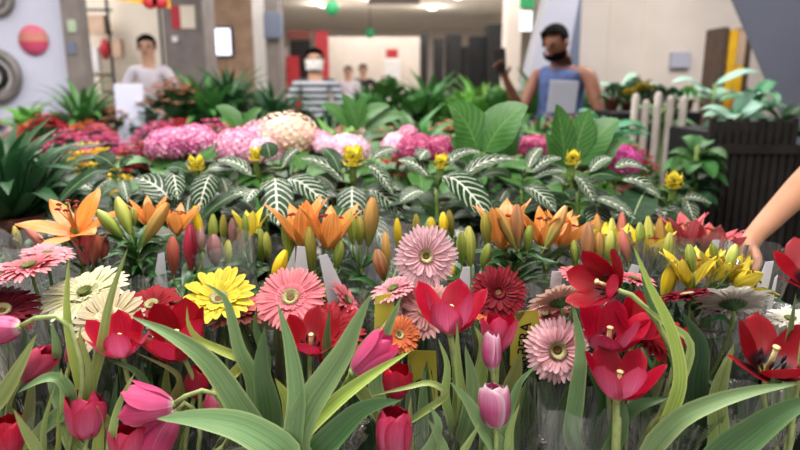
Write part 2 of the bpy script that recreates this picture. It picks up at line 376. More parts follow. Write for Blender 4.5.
# ------------------------------------------------------------------ flower builders
def frame(axis, hint=None):
    z = V(axis).normalized(); h = V(hint) if hint is not None else -FW
    y = (h - z*h.dot(z))
    if y.length < .1: y = (UP - z*UP.dot(z))
    y.normalize(); x = y.cross(z); return x, y, z
def petal_grid(base, fr, ang, L, W, op, r0=.004, nv=12, nu=7, close=24, wav=.05, tipcurl=0, rs=1.0, egg=0):
    x, y, z = fr; ca, sa = math.cos(ang), math.sin(ang); rad = y*ca + x*sa; lat = x*ca - y*sa
    r, h = r0, 0; rows = []; ds = L/(nv-1); sd = random.random()*6
    for i in range(nv):
        v = i/(nv-1)
        th = math.radians(78*math.exp(-v/.14) + op*min(1, v/.25) - close*v*v*rs + tipcurl*max(0, v-.6)*2.5)
        if egg:
            th = 84*(1-(v/.48)**.75) if v < .48 else -(close+10-op*.55)*(v-.48)/.52
            th = math.radians(th*egg + (1-egg)*78*math.exp(-v/.12)*(v < .6) + op*min(1, v/.35))
        if i: r += math.sin(th)*ds; h += math.cos(th)*ds
        w = W*.5*(prof_tul(v) if egg else prof_oval(.06+.94*v)); Rc = max(abs(r)*1.05, W*.36)
        row = []
        for k in range(nu):
            s_ = -1 + 2*k/(nu-1); ph = s_*w/Rc
            rr = r - Rc*(1-math.cos(ph)); xx = Rc*math.sin(ph)
            e = wav*w*math.sin(v*7+sd+s_*2)*abs(s_)
            row.append(base + rad*(rr+e) + lat*xx + z*(h + .03*L*(1-s_*s_)*v))
        rows.append(row)
    return rows
def bez(p0, p1, p2, p3, n=14):
    return [p0*(1-t)**3 + p1*3*t*(1-t)**2 + p2*3*t*t*(1-t) + p3*t**3 for t in [i/(n-1) for i in range(n)]]
BUCKETS = []
def foot_for(p, rows):
    c = [b for b in BUCKETS if b[3] in rows]
    b = min(c, key=lambda b: (b[0]-p.x)**2 + .6*(b[1]-p.y)**2)
    return V((b[0] + random.uniform(-.05, .05), b[1] + random.uniform(-.05, .05), b[2]+.02))
SL = None
def tulip(label, px, py, Y, ax, Lpx, op, mat, leaves=(), via=None, W=.66, seen_in=True, stem=STEM_PALE, r=.0034, foot=None, close=24, group=None, inner=None):
    base = P(px, py, Y); axis = D(*ax); L = Lpx*S(Y, py)
    ft = foot or foot_for(base, 'A'); t = thing('tulip', label, 'tulip', ft, group)
    if via: pts = spline([base] + [P(*q) for q in via] + [V((ft.x*.5+P(*via[-1]).x*.5, Y+.02, .72)), ft], 26)
    else:
        k = .05 + .08*(1-max(0, axis.z)); pts = bez(base, base - axis*k, V((base.x*.7+ft.x*.3, base.y*.7+ft.y*.3, .78)), ft, 20)
    obj('stem', MB().tube(pts, lambda q: r*(1+.25*q), 8), stem, t)
    obj('receptacle', MB().lathe(base - axis*.002, axis, [(r, -.002), (r*1.5, .002), (r*1.2, .005), (0, .006)], 10), stem, t)
    fr = frame(axis); a0 = random.random()*PI/3 + .2
    eg = min(1, max(.25, (W-.42)/.40)); L *= 1 + .16*eg
    Wm = L*(.74*eg+.12 if op < 20 else .60)
    for k in range(6):
        inn = k % 2; a = a0 + k*PI/3
        o2 = op*(.82 if inn else 1.0) + random.uniform(-9, 9)*(1 if op > 12 else .35)
        rows = petal_grid(base, fr, a, L*random.uniform(.92, 1.04), Wm*(.92 if inn else 1)*random.uniform(.92, 1.06), o2, r0=.003 if inn else .0045, close=close, wav=.04 if op < 15 else .08, egg=eg, nv=14)
        obj('petal', MB().grid(rows), mat, t)
    if op > 22:
        obj('pistil', MB().tube([base, base+axis*L*.28, base+axis*L*.50], lambda q: L*.046*(1-.2*q), 7).lathe(base+axis*L*.48, axis, [(0, 0), (L*.045, 0), (L*.062, L*.03), (L*.03, L*.05), (0, L*.045)], 9), PISTIL, t)
        for k in range(6):
            a = a0 + k*PI/3 + .4; dd = (fr[1]*math.cos(a) + fr[0]*math.sin(a))
            q0 = base + dd*L*.06; q1 = base + dd*L*.17 + axis*L*.18; q2 = base + dd*L*.20 + axis*L*.36
            st = obj('stamen', MB().tube([q0, q1], L*.013, 5), T_ANTH, t)
            obj('anther', MB().tube([q1, q1.lerp(q2, .5), q2], lambda q: L*.032*(math.sin(PI*(.15+.75*q))), 6), T_ANTH, st)
    for lf in leaves: add_leaf(t, pts, lf)
    return t
def add_leaf(t, stempts, lf):
    pts, Wpx, m = lf[:3]; kw = dict(lf[3]) if len(lf) > 3 else {}
    Y0 = kw.pop('Y0', .82); Y1 = kw.pop('Y1', Y0-.02); n = len(pts)
    w = [P(x, y, Y0 + (Y1-Y0)*i/(n-1)) for i, (x, y) in enumerate(pts)]
    low = min(stempts, key=lambda q: abs(q.z - (w[0].z - .10)))
    face = kw.pop('face', CAMF)
    mb = strap(MB(), [low.lerp(w[0], .0), low.lerp(w[0], .55) + V((0, -.004, 0))] + w, Wpx*S(Y0, pts[0][1])*1.05, face, nv=26, **kw)
    obj('leaf', mb, m, t)
def gerbera(label, px, py, Y, nrm, rpx, mat, disc='green', rows='B', n=34, ring=None, up=.18, discr=.2, via=None, group=None, rag=.06, foot=None, inner=.74):
    c = P(px, py, Y); axis = D(*nrm); R = rpx*S(Y, py); ft = foot or foot_for(c, rows)
    t = thing('gerbera', label, 'gerbera', ft, group); x, y, z = frame(axis)
    under = c - axis*R*.13
    pts = bez(under, under - (axis*.55+V((0, 0, .75))).normalized()*.07, V((c.x*.7+ft.x*.3, c.y*.7+ft.y*.3, .75)), ft, 20)
    obj('stem', MB().tube(pts, lambda q: .0028*(1+.2*q), 8), STEM_GB, t)
    # calyx with overlapping green scales
    mb = MB().lathe(under - axis*R*.03, axis, [(.003, -.002), (R*.13, R*.03), (R*.20, R*.10), (R*.19, R*.16), (0, R*.17)], 14)
    cal = obj('calyx', mb, CALYX, t)
    m2 = MB(); ns = 20
    rws = []
    for k in range(ns*4):
        a = 2*PI*k/(ns*4); tip = .5+.5*math.cos(2*PI*k/4)
        e = x*math.cos(a)+y*math.sin(a)
        rws.append((e, tip))
    m2.grid([[under + e*R*.12 for e, tp in rws], [under + e*R*(.2+.02*tp) + axis*R*(.06) for e, tp in rws], [under + e*R*(.24+.14*tp) + axis*R*(.08+.05*tp) for e, tp in rws]], closed=True)
    obj('bract_ring', m2, CALYX, cal)
    # two rings of ray petals, each one growing from a common collar
    for ri, (R0, R1, cnt, lift, sc_) in enumerate(((.13, 1.0, n, up, 1.0), (.13, inner, max(14, int(n*.62)), up+.14, .92))):
        mb = MB(); off = random.random()
        for k in range(cnt):
            a = 2*PI*(k+off+random.uniform(-.18, .18))/cnt; L = R*(R1-R0)*random.uniform(1-rag*2, 1+rag*.6)
            e = x*math.cos(a)+y*math.sin(a); l2 = -x*math.sin(a)+y*math.cos(a)
            lf_ = lift + random.uniform(-.07, .08); W = R*(4.1/cnt+.055)*sc_; rw = []; nv = 7
            dr = random.uniform(-.04, .10)
            for i in range(nv):
                q = i/(nv-1); rr = R*R0 + L*q*math.cos(lf_); hh = R*.02*ri + L*(math.sin(lf_)*q - (dr+.10)*q**2.4)
                w = W*.5*((.36+.64*min(1, q/.45)) * (1-max(0, (q-.72)/.28)**2.2*.72))
                if i == 0: w = R*R0*math.pi/cnt
                cup = .35*w
                rw.append([c + e*rr + l2*(s_*w) + axis*(hh + cup*(s_*s_)*(1 if ri == 0 else 1.2)) for s_ in (-1, 0, 1)])
            if 1:
                rw[0] = [c + (x*math.cos(2*PI*(k+off+d_)/cnt)+y*math.sin(2*PI*(k+off+d_)/cnt))*R*R0 for d_ in (-.5, 0, .5)]
            mb.grid(rw)
        obj('petal_ring', mb, mat, t, weld=R*.0008)
    dm = {'green': DISC_GREEN, 'dark': DISC_DARK, 'cream': DISC_CREAM, 'red': DISC_RED}
    rg = MB(); nn = 96; # the fringe of short florets around the eye
    f_in, f_out = discr*.50, discr*1.12
    rg.grid([[c + (x*math.cos(2*PI*k/nn)+y*math.sin(2*PI*k/nn))*R*f_in + axis*R*.05 for k in range(nn)],
             [c + (x*math.cos(2*PI*k/nn)+y*math.sin(2*PI*k/nn))*R*(f_in+f_out)*.5 + axis*R*.13 for k in range(nn)],
             [c + (x*math.cos(2*PI*k/nn)+y*math.sin(2*PI*k/nn))*R*(f_out*(.8 if k % 2 else 1.1)) + axis*R*(.16 if k % 2 else .12) for k in range(nn)]], closed=True)
    obj('floret_fringe', rg, {'dark': DISC_CREAM, 'green': DISC_GREEN, 'cream': DISC_CREAM, 'red': mat}[ring or disc], t)
    obj('flower_centre', MB().lathe(c, axis, [(R*f_in*1.05, 0), (R*f_in*1.0, R*.07), (R*f_in*.5, R*.06), (0, R*.045)], 20), dm[disc], t)
    return t
def bud_mb(base, tip, W, n=9):
    mb = MB(); ax = (tip-base); L = ax.length; ax.normalize(); a = ax.orthogonal().normalized(); b = ax.cross(a); rows = []
    nb = 18
    for i in range(nb):
        v = i/(nb-1); r = W*.5*max(.04, math.sin(PI*min(1, .10+.86*v)**1.25)**.75)
        rows.append([base + ax*L*v + (a*math.cos(2*PI*k/18)+b*math.sin(2*PI*k/18))*r*(1+.09*math.cos(2*PI*k/6*2)) for k in range(18)])
    return mb.grid(rows, closed=True)
def lily_stem(label, node, flowers=(), buds=(), foliage=10, cat='lily', Y=1.25, leafm=None, spread=.07, group=None, foot=None):
    """node: where the flower stalks branch. flowers: (px,py,Y,axis,Lpx,open,mat). buds: (x0,y0,x1,y1,Wpx,colour[,Y])"""
    nd = P(node[0], node[1], Y); ft = foot or foot_for(nd, 'C' if Y > 1.16 else 'B')
    t = thing('lily', label, cat, ft, group)
    pts = bez(nd, nd - V((0, 0, .1)), V((nd.x*.6+ft.x*.4, nd.y*.6+ft.y*.4, .75)), ft, 16)
    obj('stem', MB().tube(pts, lambda q: .0036*(1+.3*q), 8), STEM, t)
    for (x0, y0, x1, y1, W, c, *r_) in buds:
        yy = r_[0] if r_ else Y + random.uniform(-.03, .03)
        b0 = P(x0, y0, yy); b1 = P(x1, y1, yy + random.uniform(-.01, .01)); s_ = S(yy, y0)
        bo = obj('bud', bud_mb(b0, b1, W*s_), B[c], t)
        d = (b1-b0).normalized(); m = b0 - d*.02
        obj('bud_stalk', MB().tube(spline([b0+d*.002, m, nd.lerp(m, .35)-V((0, 0, .01)), nd-V((0, 0, .02))], 9), .0019, 6), STEM, bo)
    for (fx, fy, fY, ax, Lp, op, m) in flowers:
        b = P(fx, fy, fY); axis = D(*ax); L = Lp*S(fY, fy); fr = frame(axis); a0 = random.random()
        fo = obj('flower', MB().lathe(b, axis, [(.002, -.004), (.005, 0), (.0035, .008), (.0018, L*.2), (.0015, L*.62), (.004, L*.66), (0, L*.68)], 9), STEM, t)
        obj('flower_stalk', MB().tube(spline([b, b-axis*.025, nd.lerp(b, .3)-V((0, 0, .02)), nd-V((0, 0, .025))], 9), .0024, 6), STEM, fo)
        for k in range(6):
            inn = k % 2; o2 = op*(1.0 if inn else 1.12) + random.uniform(-5, 5)
            rows = petal_grid(b, fr, a0 + k*PI/3, L*random.uniform(.95, 1.06), L*(.44 if inn else .34), o2, r0=.004, close=-2, wav=.09, tipcurl=26, nv=13, nu=5)
            obj('petal', MB().grid(rows), m, fo)
        for k in range(6):
            a = a0 + k*PI/3 + .5; dd = fr[1]*math.cos(a)+fr[0]*math.sin(a)
            q2 = b + axis*L*.60 + dd*L*.17; q1 = b + axis*L*.35 + dd*L*.07
            so = obj('stamen', MB().tube([b, q1, q2], L*.012, 5), FILAMENT, fo) if k < 6 else None
            obj_ = MB().tube([q2 - fr[0]*L*.055, q2 + axis*L*.012, q2 + fr[0]*L*.055], lambda q: L*.026*(.5+math.sin(PI*q)*.7), 6)
            obj('anther', obj_, ANTHER, fo)
    lm = leafm or LILYLEAF
    for k in range(foliage*2+4):
        q = random.uniform(.0, .6) if k > 5 else random.uniform(0, .15)
        p0 = pts[min(15, int(q*15))]; a = random.random()*2*PI; l_ = random.uniform(.055, .10)
        d = V((math.cos(a), math.sin(a), .35)); e = p0 + d.normalized()*l_; e.z += random.uniform(-.02, .02)
        md = p0.lerp(e, .5) + V((0, 0, .014))
        obj('leaf', strap(MB(), [p0, md, e], random.uniform(.010, .017), V((0, -.6, .8)), prof_lance, nv=8, nu=3, fold=.4), lm, t)
    return t
def sleeve(label, px, py, Y, rx, foot_z=.60, m=None, n=56, rag=.02, lean=0, group=None):
    """cone of clear film: rim centre at photo point, rim half-width rx px"""
    c = P(px, py, Y); R = rx*S(Y, py); mb = MB(); sd = random.random()*50; rows = []; nr = 12
    b = V((c.x*.94, c.y+.01, foot_z))
    for i in range(nr):
        q = i/(nr-1); row = []; o = b.lerp(c, q)
        for k in range(n):
            a = 2*PI*k/n
            wr = noise.noise(V((math.cos(a)*2.2, math.sin(a)*2.2, q*1.2+sd)))*.30 + noise.noise(V((math.cos(a)*6, math.sin(a)*6, q*1.5+sd)))*.14
            rr = (.032 + (R-.032)*q**.8)*(1+wr*q)
            zz = (rag*(noise.noise(V((math.cos(a)*1.5, math.sin(a)*1.5, sd+9)))*2 + .5*math.cos(2*a+sd)) if i == nr-1 else 0)
            row.append(V((o.x + rr*math.cos(a), o.y + rr*.8*math.sin(a), o.z + zz)))
        rows.append(row)
    o = obj('cellophane_sleeve', mb.grid(rows, closed=True), m or FILM, org=b)
    tag(o, label, 'cellophane sleeve', group or 'clear cellophane sleeves around the cut flower bunches'); return o
# ------------------------------------------------------------------ buckets that hold the cut flowers
def bucket(x, y, z0, row, lab):
    BUCKETS.append((x, y, z0, row))
    b = obj('flower_bucket', MB().lathe((0, 0, 0), (0, 0, 1), [(0, 0), (.078, 0), (.082, .005), (.105, .24), (.112, .243), (.112, .255), (.104, .255), (.100, .243), (.078, .012), (0, .012)], 28), BUCKET)
    b.location = (x, y, z0); tag(b, lab, 'bucket', 'black buckets under the cut flowers')
for i in range(6): bucket(-.60+.24*i, .86, .36, 'A', 'black plastic bucket on the low bench, holding tulips')
for i in range(7): bucket(-.75+.25*i, 1.09, .40, 'B', 'black plastic bucket on the low bench, holding gerberas')
for i in range(8): bucket(-.92+.26*i, 1.33, .44, 'C', 'black plastic bucket on the low bench, holding lilies')

# ------------------------------------------------------------------ tulips
R_, Bl, Li, Ye, Da, De, Ol = T_RED, LF_BLUE, LF_LIGHT, LF_YEL, LF_DARK, LF_DEEP, LF_OLIVE
tulip('closed red tulip standing in the left front corner between two upright leaves', 87, 438, .80, (0, 1, .12), 45, 14, T_MAG, W=.82, via=[(88, 455, .80)],
      leaves=[([(72, 440), (66, 400), (61, 368)], 16, Li), ([(112, 452), (118, 410), (135, 372)], 10, Li, {'Y0': .79}), ([(100, 455), (101, 425), (97, 405)], 14, Ye, {'Y0': .81})])
tulip('open red tulip with a pink outer petal in front of the peach gerbera', 123, 356, .86, (0, .95, .38), 43, 33, T_MAG, W=.74,
      leaves=[([(92, 400), (102, 350), (111, 300), (128, 247)], 12, Li, {'Y0': .85, 'Y1': .80}), ([(160, 420), (140, 375), (108, 360)], 11, Da, {'Y0': .87}), ([(150, 440), (172, 400), (178, 375), (135, 352)], 8, Ol, {'Y0': .86})])
tulip('open dark red tulip behind the long slanting leaf', 184, 358, .88, (-.12, .9, .42), 56, 30, T_RED, W=.74, via=[(196, 385, .88), (200, 410, .88)],
      leaves=[([(262, 452), (236, 400), (207, 360), (172, 335), (130, 316)], 27, Bl, {'Y0': .80, 'Y1': .77, 'wave': .1}), ([(243, 362), (225, 352), (200, 340), (189, 325), (187, 306)], 10, Ye, {'Y0': .83, 'Y1': .80})])
tulip('pink tulip bud leaning right above the broad leaves at far left', 22, 380, .82, (.72, .72, .05), 42, 5, T_DULL, W=.66, via=[(14, 392, .82), (8, 420, .82)],
      leaves=[([(-12, 420), (8, 390), (22, 365), (37, 334)], 20, Li, {'Y0': .80}), ([(72, 402), (62, 380), (45, 378), (17, 393)], 15, Bl, {'Y0': .81}), ([(40, 455), (26, 430), (13, 408)], 16, Li, {'Y0': .77}), ([(44, 455), (45, 425), (55, 385)], 8, Li), ([(58, 452), (59, 430), (58, 407)], 7, Ye)])
tulip('pink tulip head hanging over at the left edge on an arched pale stem', 19, 327, .80, (-1, -.12, .1), 40, 5, T_PINK, W=.80, via=[(30, 320, .80), (48, 316, .80), (66, 320, .80), (76, 345, .80), (82, 390, .80)],
      leaves=[([(84, 400), (74, 350), (68, 310), (69, 256)], 12, Ye, {'Y0': .85, 'Y1': .78}), ([(88, 405), (90, 370), (80, 335), (83, 325)], 10, Li), ([(55, 372), (58, 350), (51, 320)], 14, Bl, {'Y0': .84})])
tulip('wilting magenta tulip lying sideways with a curled stem, beside the closed red one', 173, 404, .80, (-.95, -.02, .2), 45, 18, T_PINK, W=.7, via=[(182, 398, .80), (198, 391, .80), (212, 392, .81), (222, 405, .82), (228, 440, .82)], close=10,
      leaves=[([(285, 458), (245, 428), (195, 418), (156, 419)], 36, Bl, {'Y0': .77, 'Y1': .76, 'fold': .15})])
tulip('dusty pink tulip head pointing down behind the long leaf', 215, 389, .86, (.02, -1, .12), 30, 4, T_DULL, W=.76, via=[(222, 382, .86), (236, 385, .87), (242, 420, .87)])
tulip('small closed red tulip below the dark red open one', 194, 397, .89, (.25, 1, .1), 30, 8, T_RED, W=.8)
tulip('red tulip cut off by the lower left corner', 8, 458, .78, (0, 1, .1), 42, 12, T_RED, W=.8)
tulip('red tulip low in front, just right of the closed red one', 128, 462, .80, (.05, 1, .2), 40, 12, T_MAG, W=.8)
tulip('pale pink tulip drooping under the wilting magenta one', 176, 412, .83, (-.6, -.75, .2), 46, 14, T_PINK, W=.62, close=12, via=[(182, 404, .83), (190, 404, .84), (200, 430, .84)])
tulip('open red tulip with spreading petals in front of the red gerbera', 310, 352, .90, (.12, .85, .5), 41, 40, T_RED, W=.66,
      leaves=[([(328, 430), (334, 385), (327, 345), (330, 310)], 16, Da, {'Y0': .89}), ([(262, 400), (266, 360), (256, 328), (257, 305)], 13, Da, {'Y0': .90})])
tulip('glossy pink tulip tipped to the right with a white base', 353, 373, .80, (.74, .68, .05), 52, 8, T_PINK, W=.58, via=[(342, 392, .83), (318, 418, .80), (296, 446, .79)], stem=STEM, r=.0055,
      leaves=[([(272, 458), (270, 410), (262, 368), (265, 325)], 26, LF_DARK, {'Y0': .82}), ([(294, 445), (297, 395), (290, 345), (277, 302)], 19, Bl, {'Y0': .78}),
              ([(297, 442), (309, 406), (328, 377), (345, 350), (356, 325), (371, 294)], 28, Bl, {'Y0': .78, 'Y1': .75}), ([(302, 438), (332, 405), (368, 377), (412, 350)], 15, Ye, {'Y0': .80, 'Y1': .77}),
              ([(312, 462), (345, 424), (368, 407), (402, 400)], 26, LF_DARK, {'Y0': .80}), ([(296, 430), (288, 400), (275, 378)], 20, Ye, {'Y0': .82}), ([(262, 440), (254, 380), (240, 350), (226, 300), (203, 283)], 17, Bl, {'Y0': .84, 'Y1': .80})])
tulip('closed red and pink tulip at the bottom, right of the central leaf cluster', 394, 458, .78, (0, 1, .15), 50, 9, T_MAG, W=.86,
      leaves=[([(428, 452), (438, 425), (429, 405)], 15, Bl, {'Y0': .77}), ([(408, 452), (409, 425), (411, 395)], 9, Li)])
tulip('red tulip half hidden beneath the tipped pink one', 395, 398, .90, (.1, 1, .15), 33, 14, T_RED, W=.95,
      leaves=[([(445, 395), (430, 383), (405, 388), (370, 396)], 7, Li, {'Y0': .84}), ([(375, 380), (382, 345), (402, 295)], 14, Bl, {'Y0': .86}), ([(356, 378), (362, 350), (388, 318)], 13, Li, {'Y0': .88})])
tulip('large open red tulip with a cream pistil, below the pale pink gerbera', 450, 333, .88, (0, .95, .32), 52, 34, T_MAG, W=.72, via=[(453, 352, .88), (456, 385, .88)], r=.0048,
      leaves=[([(445, 395), (447, 365), (438, 338)], 9, Li, {'Y0': .86}), ([(462, 400), (458, 365), (457, 322)], 9, Li, {'Y0': .86}), ([(505, 462), (482, 425), (465, 398), (449, 381)], 20, Bl, {'Y0': .80}), ([(468, 420), (472, 385), (465, 345)], 17, Bl, {'Y0': .86}), ([(475, 400), (483, 350), (474, 325)], 16, Li, {'Y0': .89})])
tulip('closed red tulip just behind the slender pink and white bud', 498, 352, .92, (.0, 1, .1), 37, 14, T_MAG, W=.72,
      leaves=[([(500, 418), (510, 392), (521, 350)], 24, Ol, {'Y0': .90}), ([(512, 402), (520, 382), (537, 364)], 9, Bl, {'Y0': .87})])
tulip('slender pink tulip bud with a white tip', 492, 369, .84, (0, 1, 0), 36, 2, T_BICOL, W=.62, via=[(494, 385, .85), (496, 420, .86)],
      leaves=[([(486, 430), (485, 400), (476, 375)], 12, Bl, {'Y0': .87})])
tulip('closed pink tulip with white petal rims low in front', 495, 427, .79, (0, 1, .04), 42, 7, T_BICOL, W=.82, via=[(496, 452, .79)],
      leaves=[([(507, 462), (510, 430), (520, 403)], 11, Li, {'Y0': .80}), ([(462, 458), (470, 440), (480, 424)], 10, Li, {'Y0': .77}), ([(448, 462), (440, 440), (428, 419)], 14, Bl, {'Y0': .77})])
tulip('dark red tulip nodding left on a bent stem, topmost of the right cluster', 614, 289, .85, (-.85, .35, .42), 43, 34, T_RED, W=.72, via=[(630, 294, .85), (652, 315, .84), (668, 345, .84), (680, 385, .84)], r=.004,
      leaves=[([(664, 425), (679, 380), (670, 330), (650, 288), (633, 245)], 14, Ye, {'Y0': .80, 'Y1': .78}), ([(665, 330), (648, 300), (641, 272)], 9, LF_DARK, {'Y0': .84}), ([(655, 430), (690, 350), (660, 320), (630, 296)], 10, Li, {'Y0': .82})])
tulip('open red tulip with a cream stamen cluster in the middle of the right cluster', 607, 352, .88, (-.02, .93, .4), 50, 34, T_MAG, W=.74,
      leaves=[([(572, 440), (575, 400), (580, 350), (572, 300)], 17, Bl, {'Y0': .86}), ([(600, 440), (605, 400), (585, 365)], 24, LF_DARK, {'Y0': .90})])
tulip('big open red tulip on a thick pale stem, lowest of the right cluster', 617, 398, .80, (0, .95, .3), 52, 34, T_MAG, W=.76, via=[(617, 422, .80), (616, 455, .80)], r=.0062, stem=STEM_PALE,
      leaves=[([(605, 462), (622, 425), (623, 398)], 18, LF_DARK, {'Y0': .81}), ([(612, 440), (630, 410), (672, 396)], 18, LF_DARK, {'Y0': .83})])
tulip('red tulip showing a pale centre behind the two big open ones', 634, 338, .92, (.08, .85, .5), 44, 32, T_RED, W=.72)
tulip('wide open deep red tulip with a near black throat at far right', 767, 372, .83, (0, .86, .50), 55, 43, T_DEEP, W=.82, close=20, via=[(764, 400, .84)],
      leaves=[([(648, 462), (672, 424), (708, 404), (752, 391), (802, 383)], 23, Bl, {'Y0': .78, 'Y1': .76}), ([(712, 468), (752, 432), (790, 408), (830, 394)], 38, LF_DARK, {'Y0': .77, 'fold': .3}), ([(790, 420), (786, 360), (796, 292)], 11, Bl, {'Y0': .86})])
tulip('bright red tulip leaning in at the upper right edge with a yellow heart', 812, 284, .80, (-.2, .8, .55), 46, 46, T_DEEP, W=.76, inner='y')
tulip('tiny pink tulip bud almost hidden between the yellow green stalks at left', 70, 364, .90, (.3, 1, 0), 28, 4, T_DULL, W=.5)
tulip('tulip whose red bud hides behind two broad dark leaves right of the red cluster', 676, 352, .93, (.1, 1, .1), 26, 6, T_RED, W=.7,
      leaves=[([(690, 455), (692, 385), (698, 345), (682, 312)], 32, LF_DEEP, {'Y0': .88}), ([(714, 452), (716, 395), (734, 343)], 24, LF_LIGHT, {'Y0': .86}), ([(657, 462), (646, 435), (655, 419), (668, 416)], 6, Ol, {'Y0': .79})])
# spent tulip stalks: leaves only, filling the buckets between the blooms
random.seed(5)
fill_words = ['at the lower left', 'below the wilting magenta tulip', 'behind the central leaf fan', 'left of the closed pink and white tulip', 'below the pink gerbera', 'right of the thick pale stem', 'under the far right tulip', 'beside the closed red tulip', 'behind the bottom red tulip', 'under the dark red gerbera']
for i, x0 in enumerate((20, 165, 330, 425, 545, 660, 735, 115, 370, 520)):
    Yf = random.uniform(.92, 1.0); nd = P(x0, 415, Yf); ft = foot_for(nd, 'A')
    t = thing('tulip', 'bloomless tulip stalk with dull green leaves, ' + fill_words[i], 'tulip', ft)
    pts = bez(nd, nd-V((0, 0, .05)), ft+V((0, 0, .2)), ft, 14)
    obj('stem', MB().tube(pts, .0038, 7), STEM, t)
    for k in range(7):
        dx = random.uniform(-38, 38)
        add_leaf(t, pts, ([(x0+dx*.3, 450), (x0+dx*.7, 410), (x0+dx*1.2+random.uniform(-6, 6), random.uniform(355, 385))], random.uniform(12, 22), random.choice((Da, De, Ol, Da, LF_BLUE)), {'Y0': Yf + random.uniform(-.03, .03), 'face': (random.uniform(-.8, .8), -1, .3)}))

more_words = ['under the crimson gerbera at left', 'under the pale yellow gerbera', 'under the bright red gerbera', 'under the yellow gerbera', 'under the hot coral gerbera', 'under the salmon gerbera', 'under the dark red gerbera', 'under the shell pink gerbera', 'behind the red cluster', 'under the dark crimson edge on gerbera', 'under the white gerbera', 'at the far right under the white gerbera']
for i, x0 in enumerate((15, 80, 150, 215, 285, 420, 490, 565, 630, 690, 735, 785)):
    Yf = random.uniform(1.04, 1.10); nd = P(x0, 380, Yf); ft = foot_for(nd, 'B')
    t = thing('tulip', 'bloomless leafy tulip stalk in deep shade, ' + more_words[i], 'tulip', ft)
    pts = bez(nd, nd-V((0, 0, .05)), ft+V((0, 0, .15)), ft, 12); obj('stem', MB().tube(pts, .0038, 7), STEM, t)
    for k in range(8):
        dx = random.uniform(-36, 36)
        add_leaf(t, pts, ([(x0+dx*.3, 420), (x0+dx*.8, 370), (x0+dx*1.2+random.uniform(-6, 6), random.uniform(300, 345))], random.uniform(14, 22), random.choice((Da, De, De, Ol)), {'Y0': Yf + random.uniform(-.02, .03), 'face': (random.uniform(-.8, .8), -1, .3)}))

# ------------------------------------------------------------------ gerberas
random.seed(21)
gerbera('coral pink gerbera seen edge on, standing tall at far left', 30, 268, 1.00, (-.12, .88, .34), 34, G['coral'], 'green', via=None)
gerbera('rose pink gerbera tucked behind the coral one at far left', 48, 256, 1.06, (.2, .85, .3), 26, G['rose'], 'green')
gerbera('second coral pink gerbera low at the left edge under the tall one', -4, 276, .97, (.1, .85, .35), 26, G['rose'], 'green')
gerbera('dark crimson gerbera at the left edge above the hanging pink tulip', 2, 312, .95, (.25, .72, .5), 38, G['crimson'], 'dark')
gerbera('pale yellow gerbera behind the thin upright leaf', 86, 294, 1.02, (-.1, .80, .50), 44, G['lemoncream'], 'green', n=27, inner=.42, discr=.14, rag=.03)
gerbera('peach cream gerbera right behind the open red tulip', 110, 322, .95, (-.02, .55, .8), 38, G['peach'], 'green', n=27, inner=.42, discr=.15, rag=.03)
gerbera('bright red gerbera between the peach and the yellow ones', 152, 306, 1.02, (0, .75, .55), 31, G['red'], 'dark')
gerbera('sunny yellow gerbera with long broad petals', 219, 300, .99, (.06, .72, .62), 39, G['yellow'], 'dark', n=22, up=.36, inner=.6)
gerbera('brick red gerbera lying low under the yellow one', 236, 312, 1.04, (.05, .96, .26), 42, G['brick'], 'red')
gerbera('hot coral gerbera with a wide cream ring round a dark eye', 291, 298, .98, (-.06, .55, .85), 36, G['hotpink'], 'dark', discr=.22, n=46, inner=.45, rag=.02)
gerbera('large red gerbera behind the spreading red tulip', 331, 332, .96, (.02, .58, .75), 36, G['red'], 'red')
gerbera('coral gerbera turned on its side next to the leaning white tag', 346, 301, 1.02, (.76, .55, .15), 25, G['hotpink'], 'green')
gerbera('pale pink gerbera facing straight out with a small dark eye', 426, 256, .98, (.03, .12, 1), 33, G['palepink'], 'dark', n=40, up=.12)
gerbera('salmon gerbera behind the left petals of the large open tulip', 426, 310, 1.00, (-.25, .45, .8), 34, G['salmon'], 'dark')
gerbera('soft pink gerbera below and left of the outward facing one', 394, 290, 1.03, (-.35, .85, .35), 27, G['rose'], 'green')
gerbera('dark red gerbera with a dusty eye between open tulip and yellow card', 498, 293, .98, (0, .35, .9), 30, G['darkred'], 'dark', ring='red', n=38)
gerbera('shell pink gerbera seen from behind with its green calyx showing', 560, 302, .98, (-.15, .80, -.50), 35, G['shell'], 'green')
gerbera('coral gerbera peeping out behind the shell pink one', 580, 279, 1.04, (.3, .85, .35), 25, G['hotpink'], 'green')
gerbera('rosy gerbera under the shell pink one', 547, 316, 1.02, (-.3, .85, .25), 24, G['coral'], 'green')
gerbera('pink gerbera facing out with a dark brown eye, above the grey film', 557, 350, .94, (-.05, .12, 1), 35, G['palepink'], 'dark', n=40, up=.1, discr=.24)
gerbera('dark crimson gerbera seen edge on near the white one', 688, 297, .99, (-.18, .98, -.05), 30, G['crimson'], 'dark')
gerbera('small red gerbera close beside the white one', 706, 305, 1.02, (.25, .85, .35), 16, G['red'], 'red')
gerbera('white gerbera seen from behind with its green calyx showing', 733, 304, .97, (.12, .82, -.48), 39, G['white'], 'green')
gerbera('white gerbera partly hidden at the right edge behind the deep red tulip', 790, 320, .95, (-.1, .9, .3), 24, G['white'], 'green')
gerbera('red gerbera behind the right side of the tulip cluster', 646, 336, .94, (.5, .55, .5), 32, G['red'], 'red')
gerbera('orange gerbera low beside the glossy pink tulip', 399, 335, .96, (.2, .45, .8), 22, G['orange'], 'dark')
gerbera('small orange gerbera below the dark red one', 484, 312, .97, (.1, .6, .6), 15, G['orange'], 'dark')
gerbera('coral gerbera tucked behind the nodding tulip', 634, 280, 1.0, (.1, .95, .2), 22, G['hotpink'], 'green')

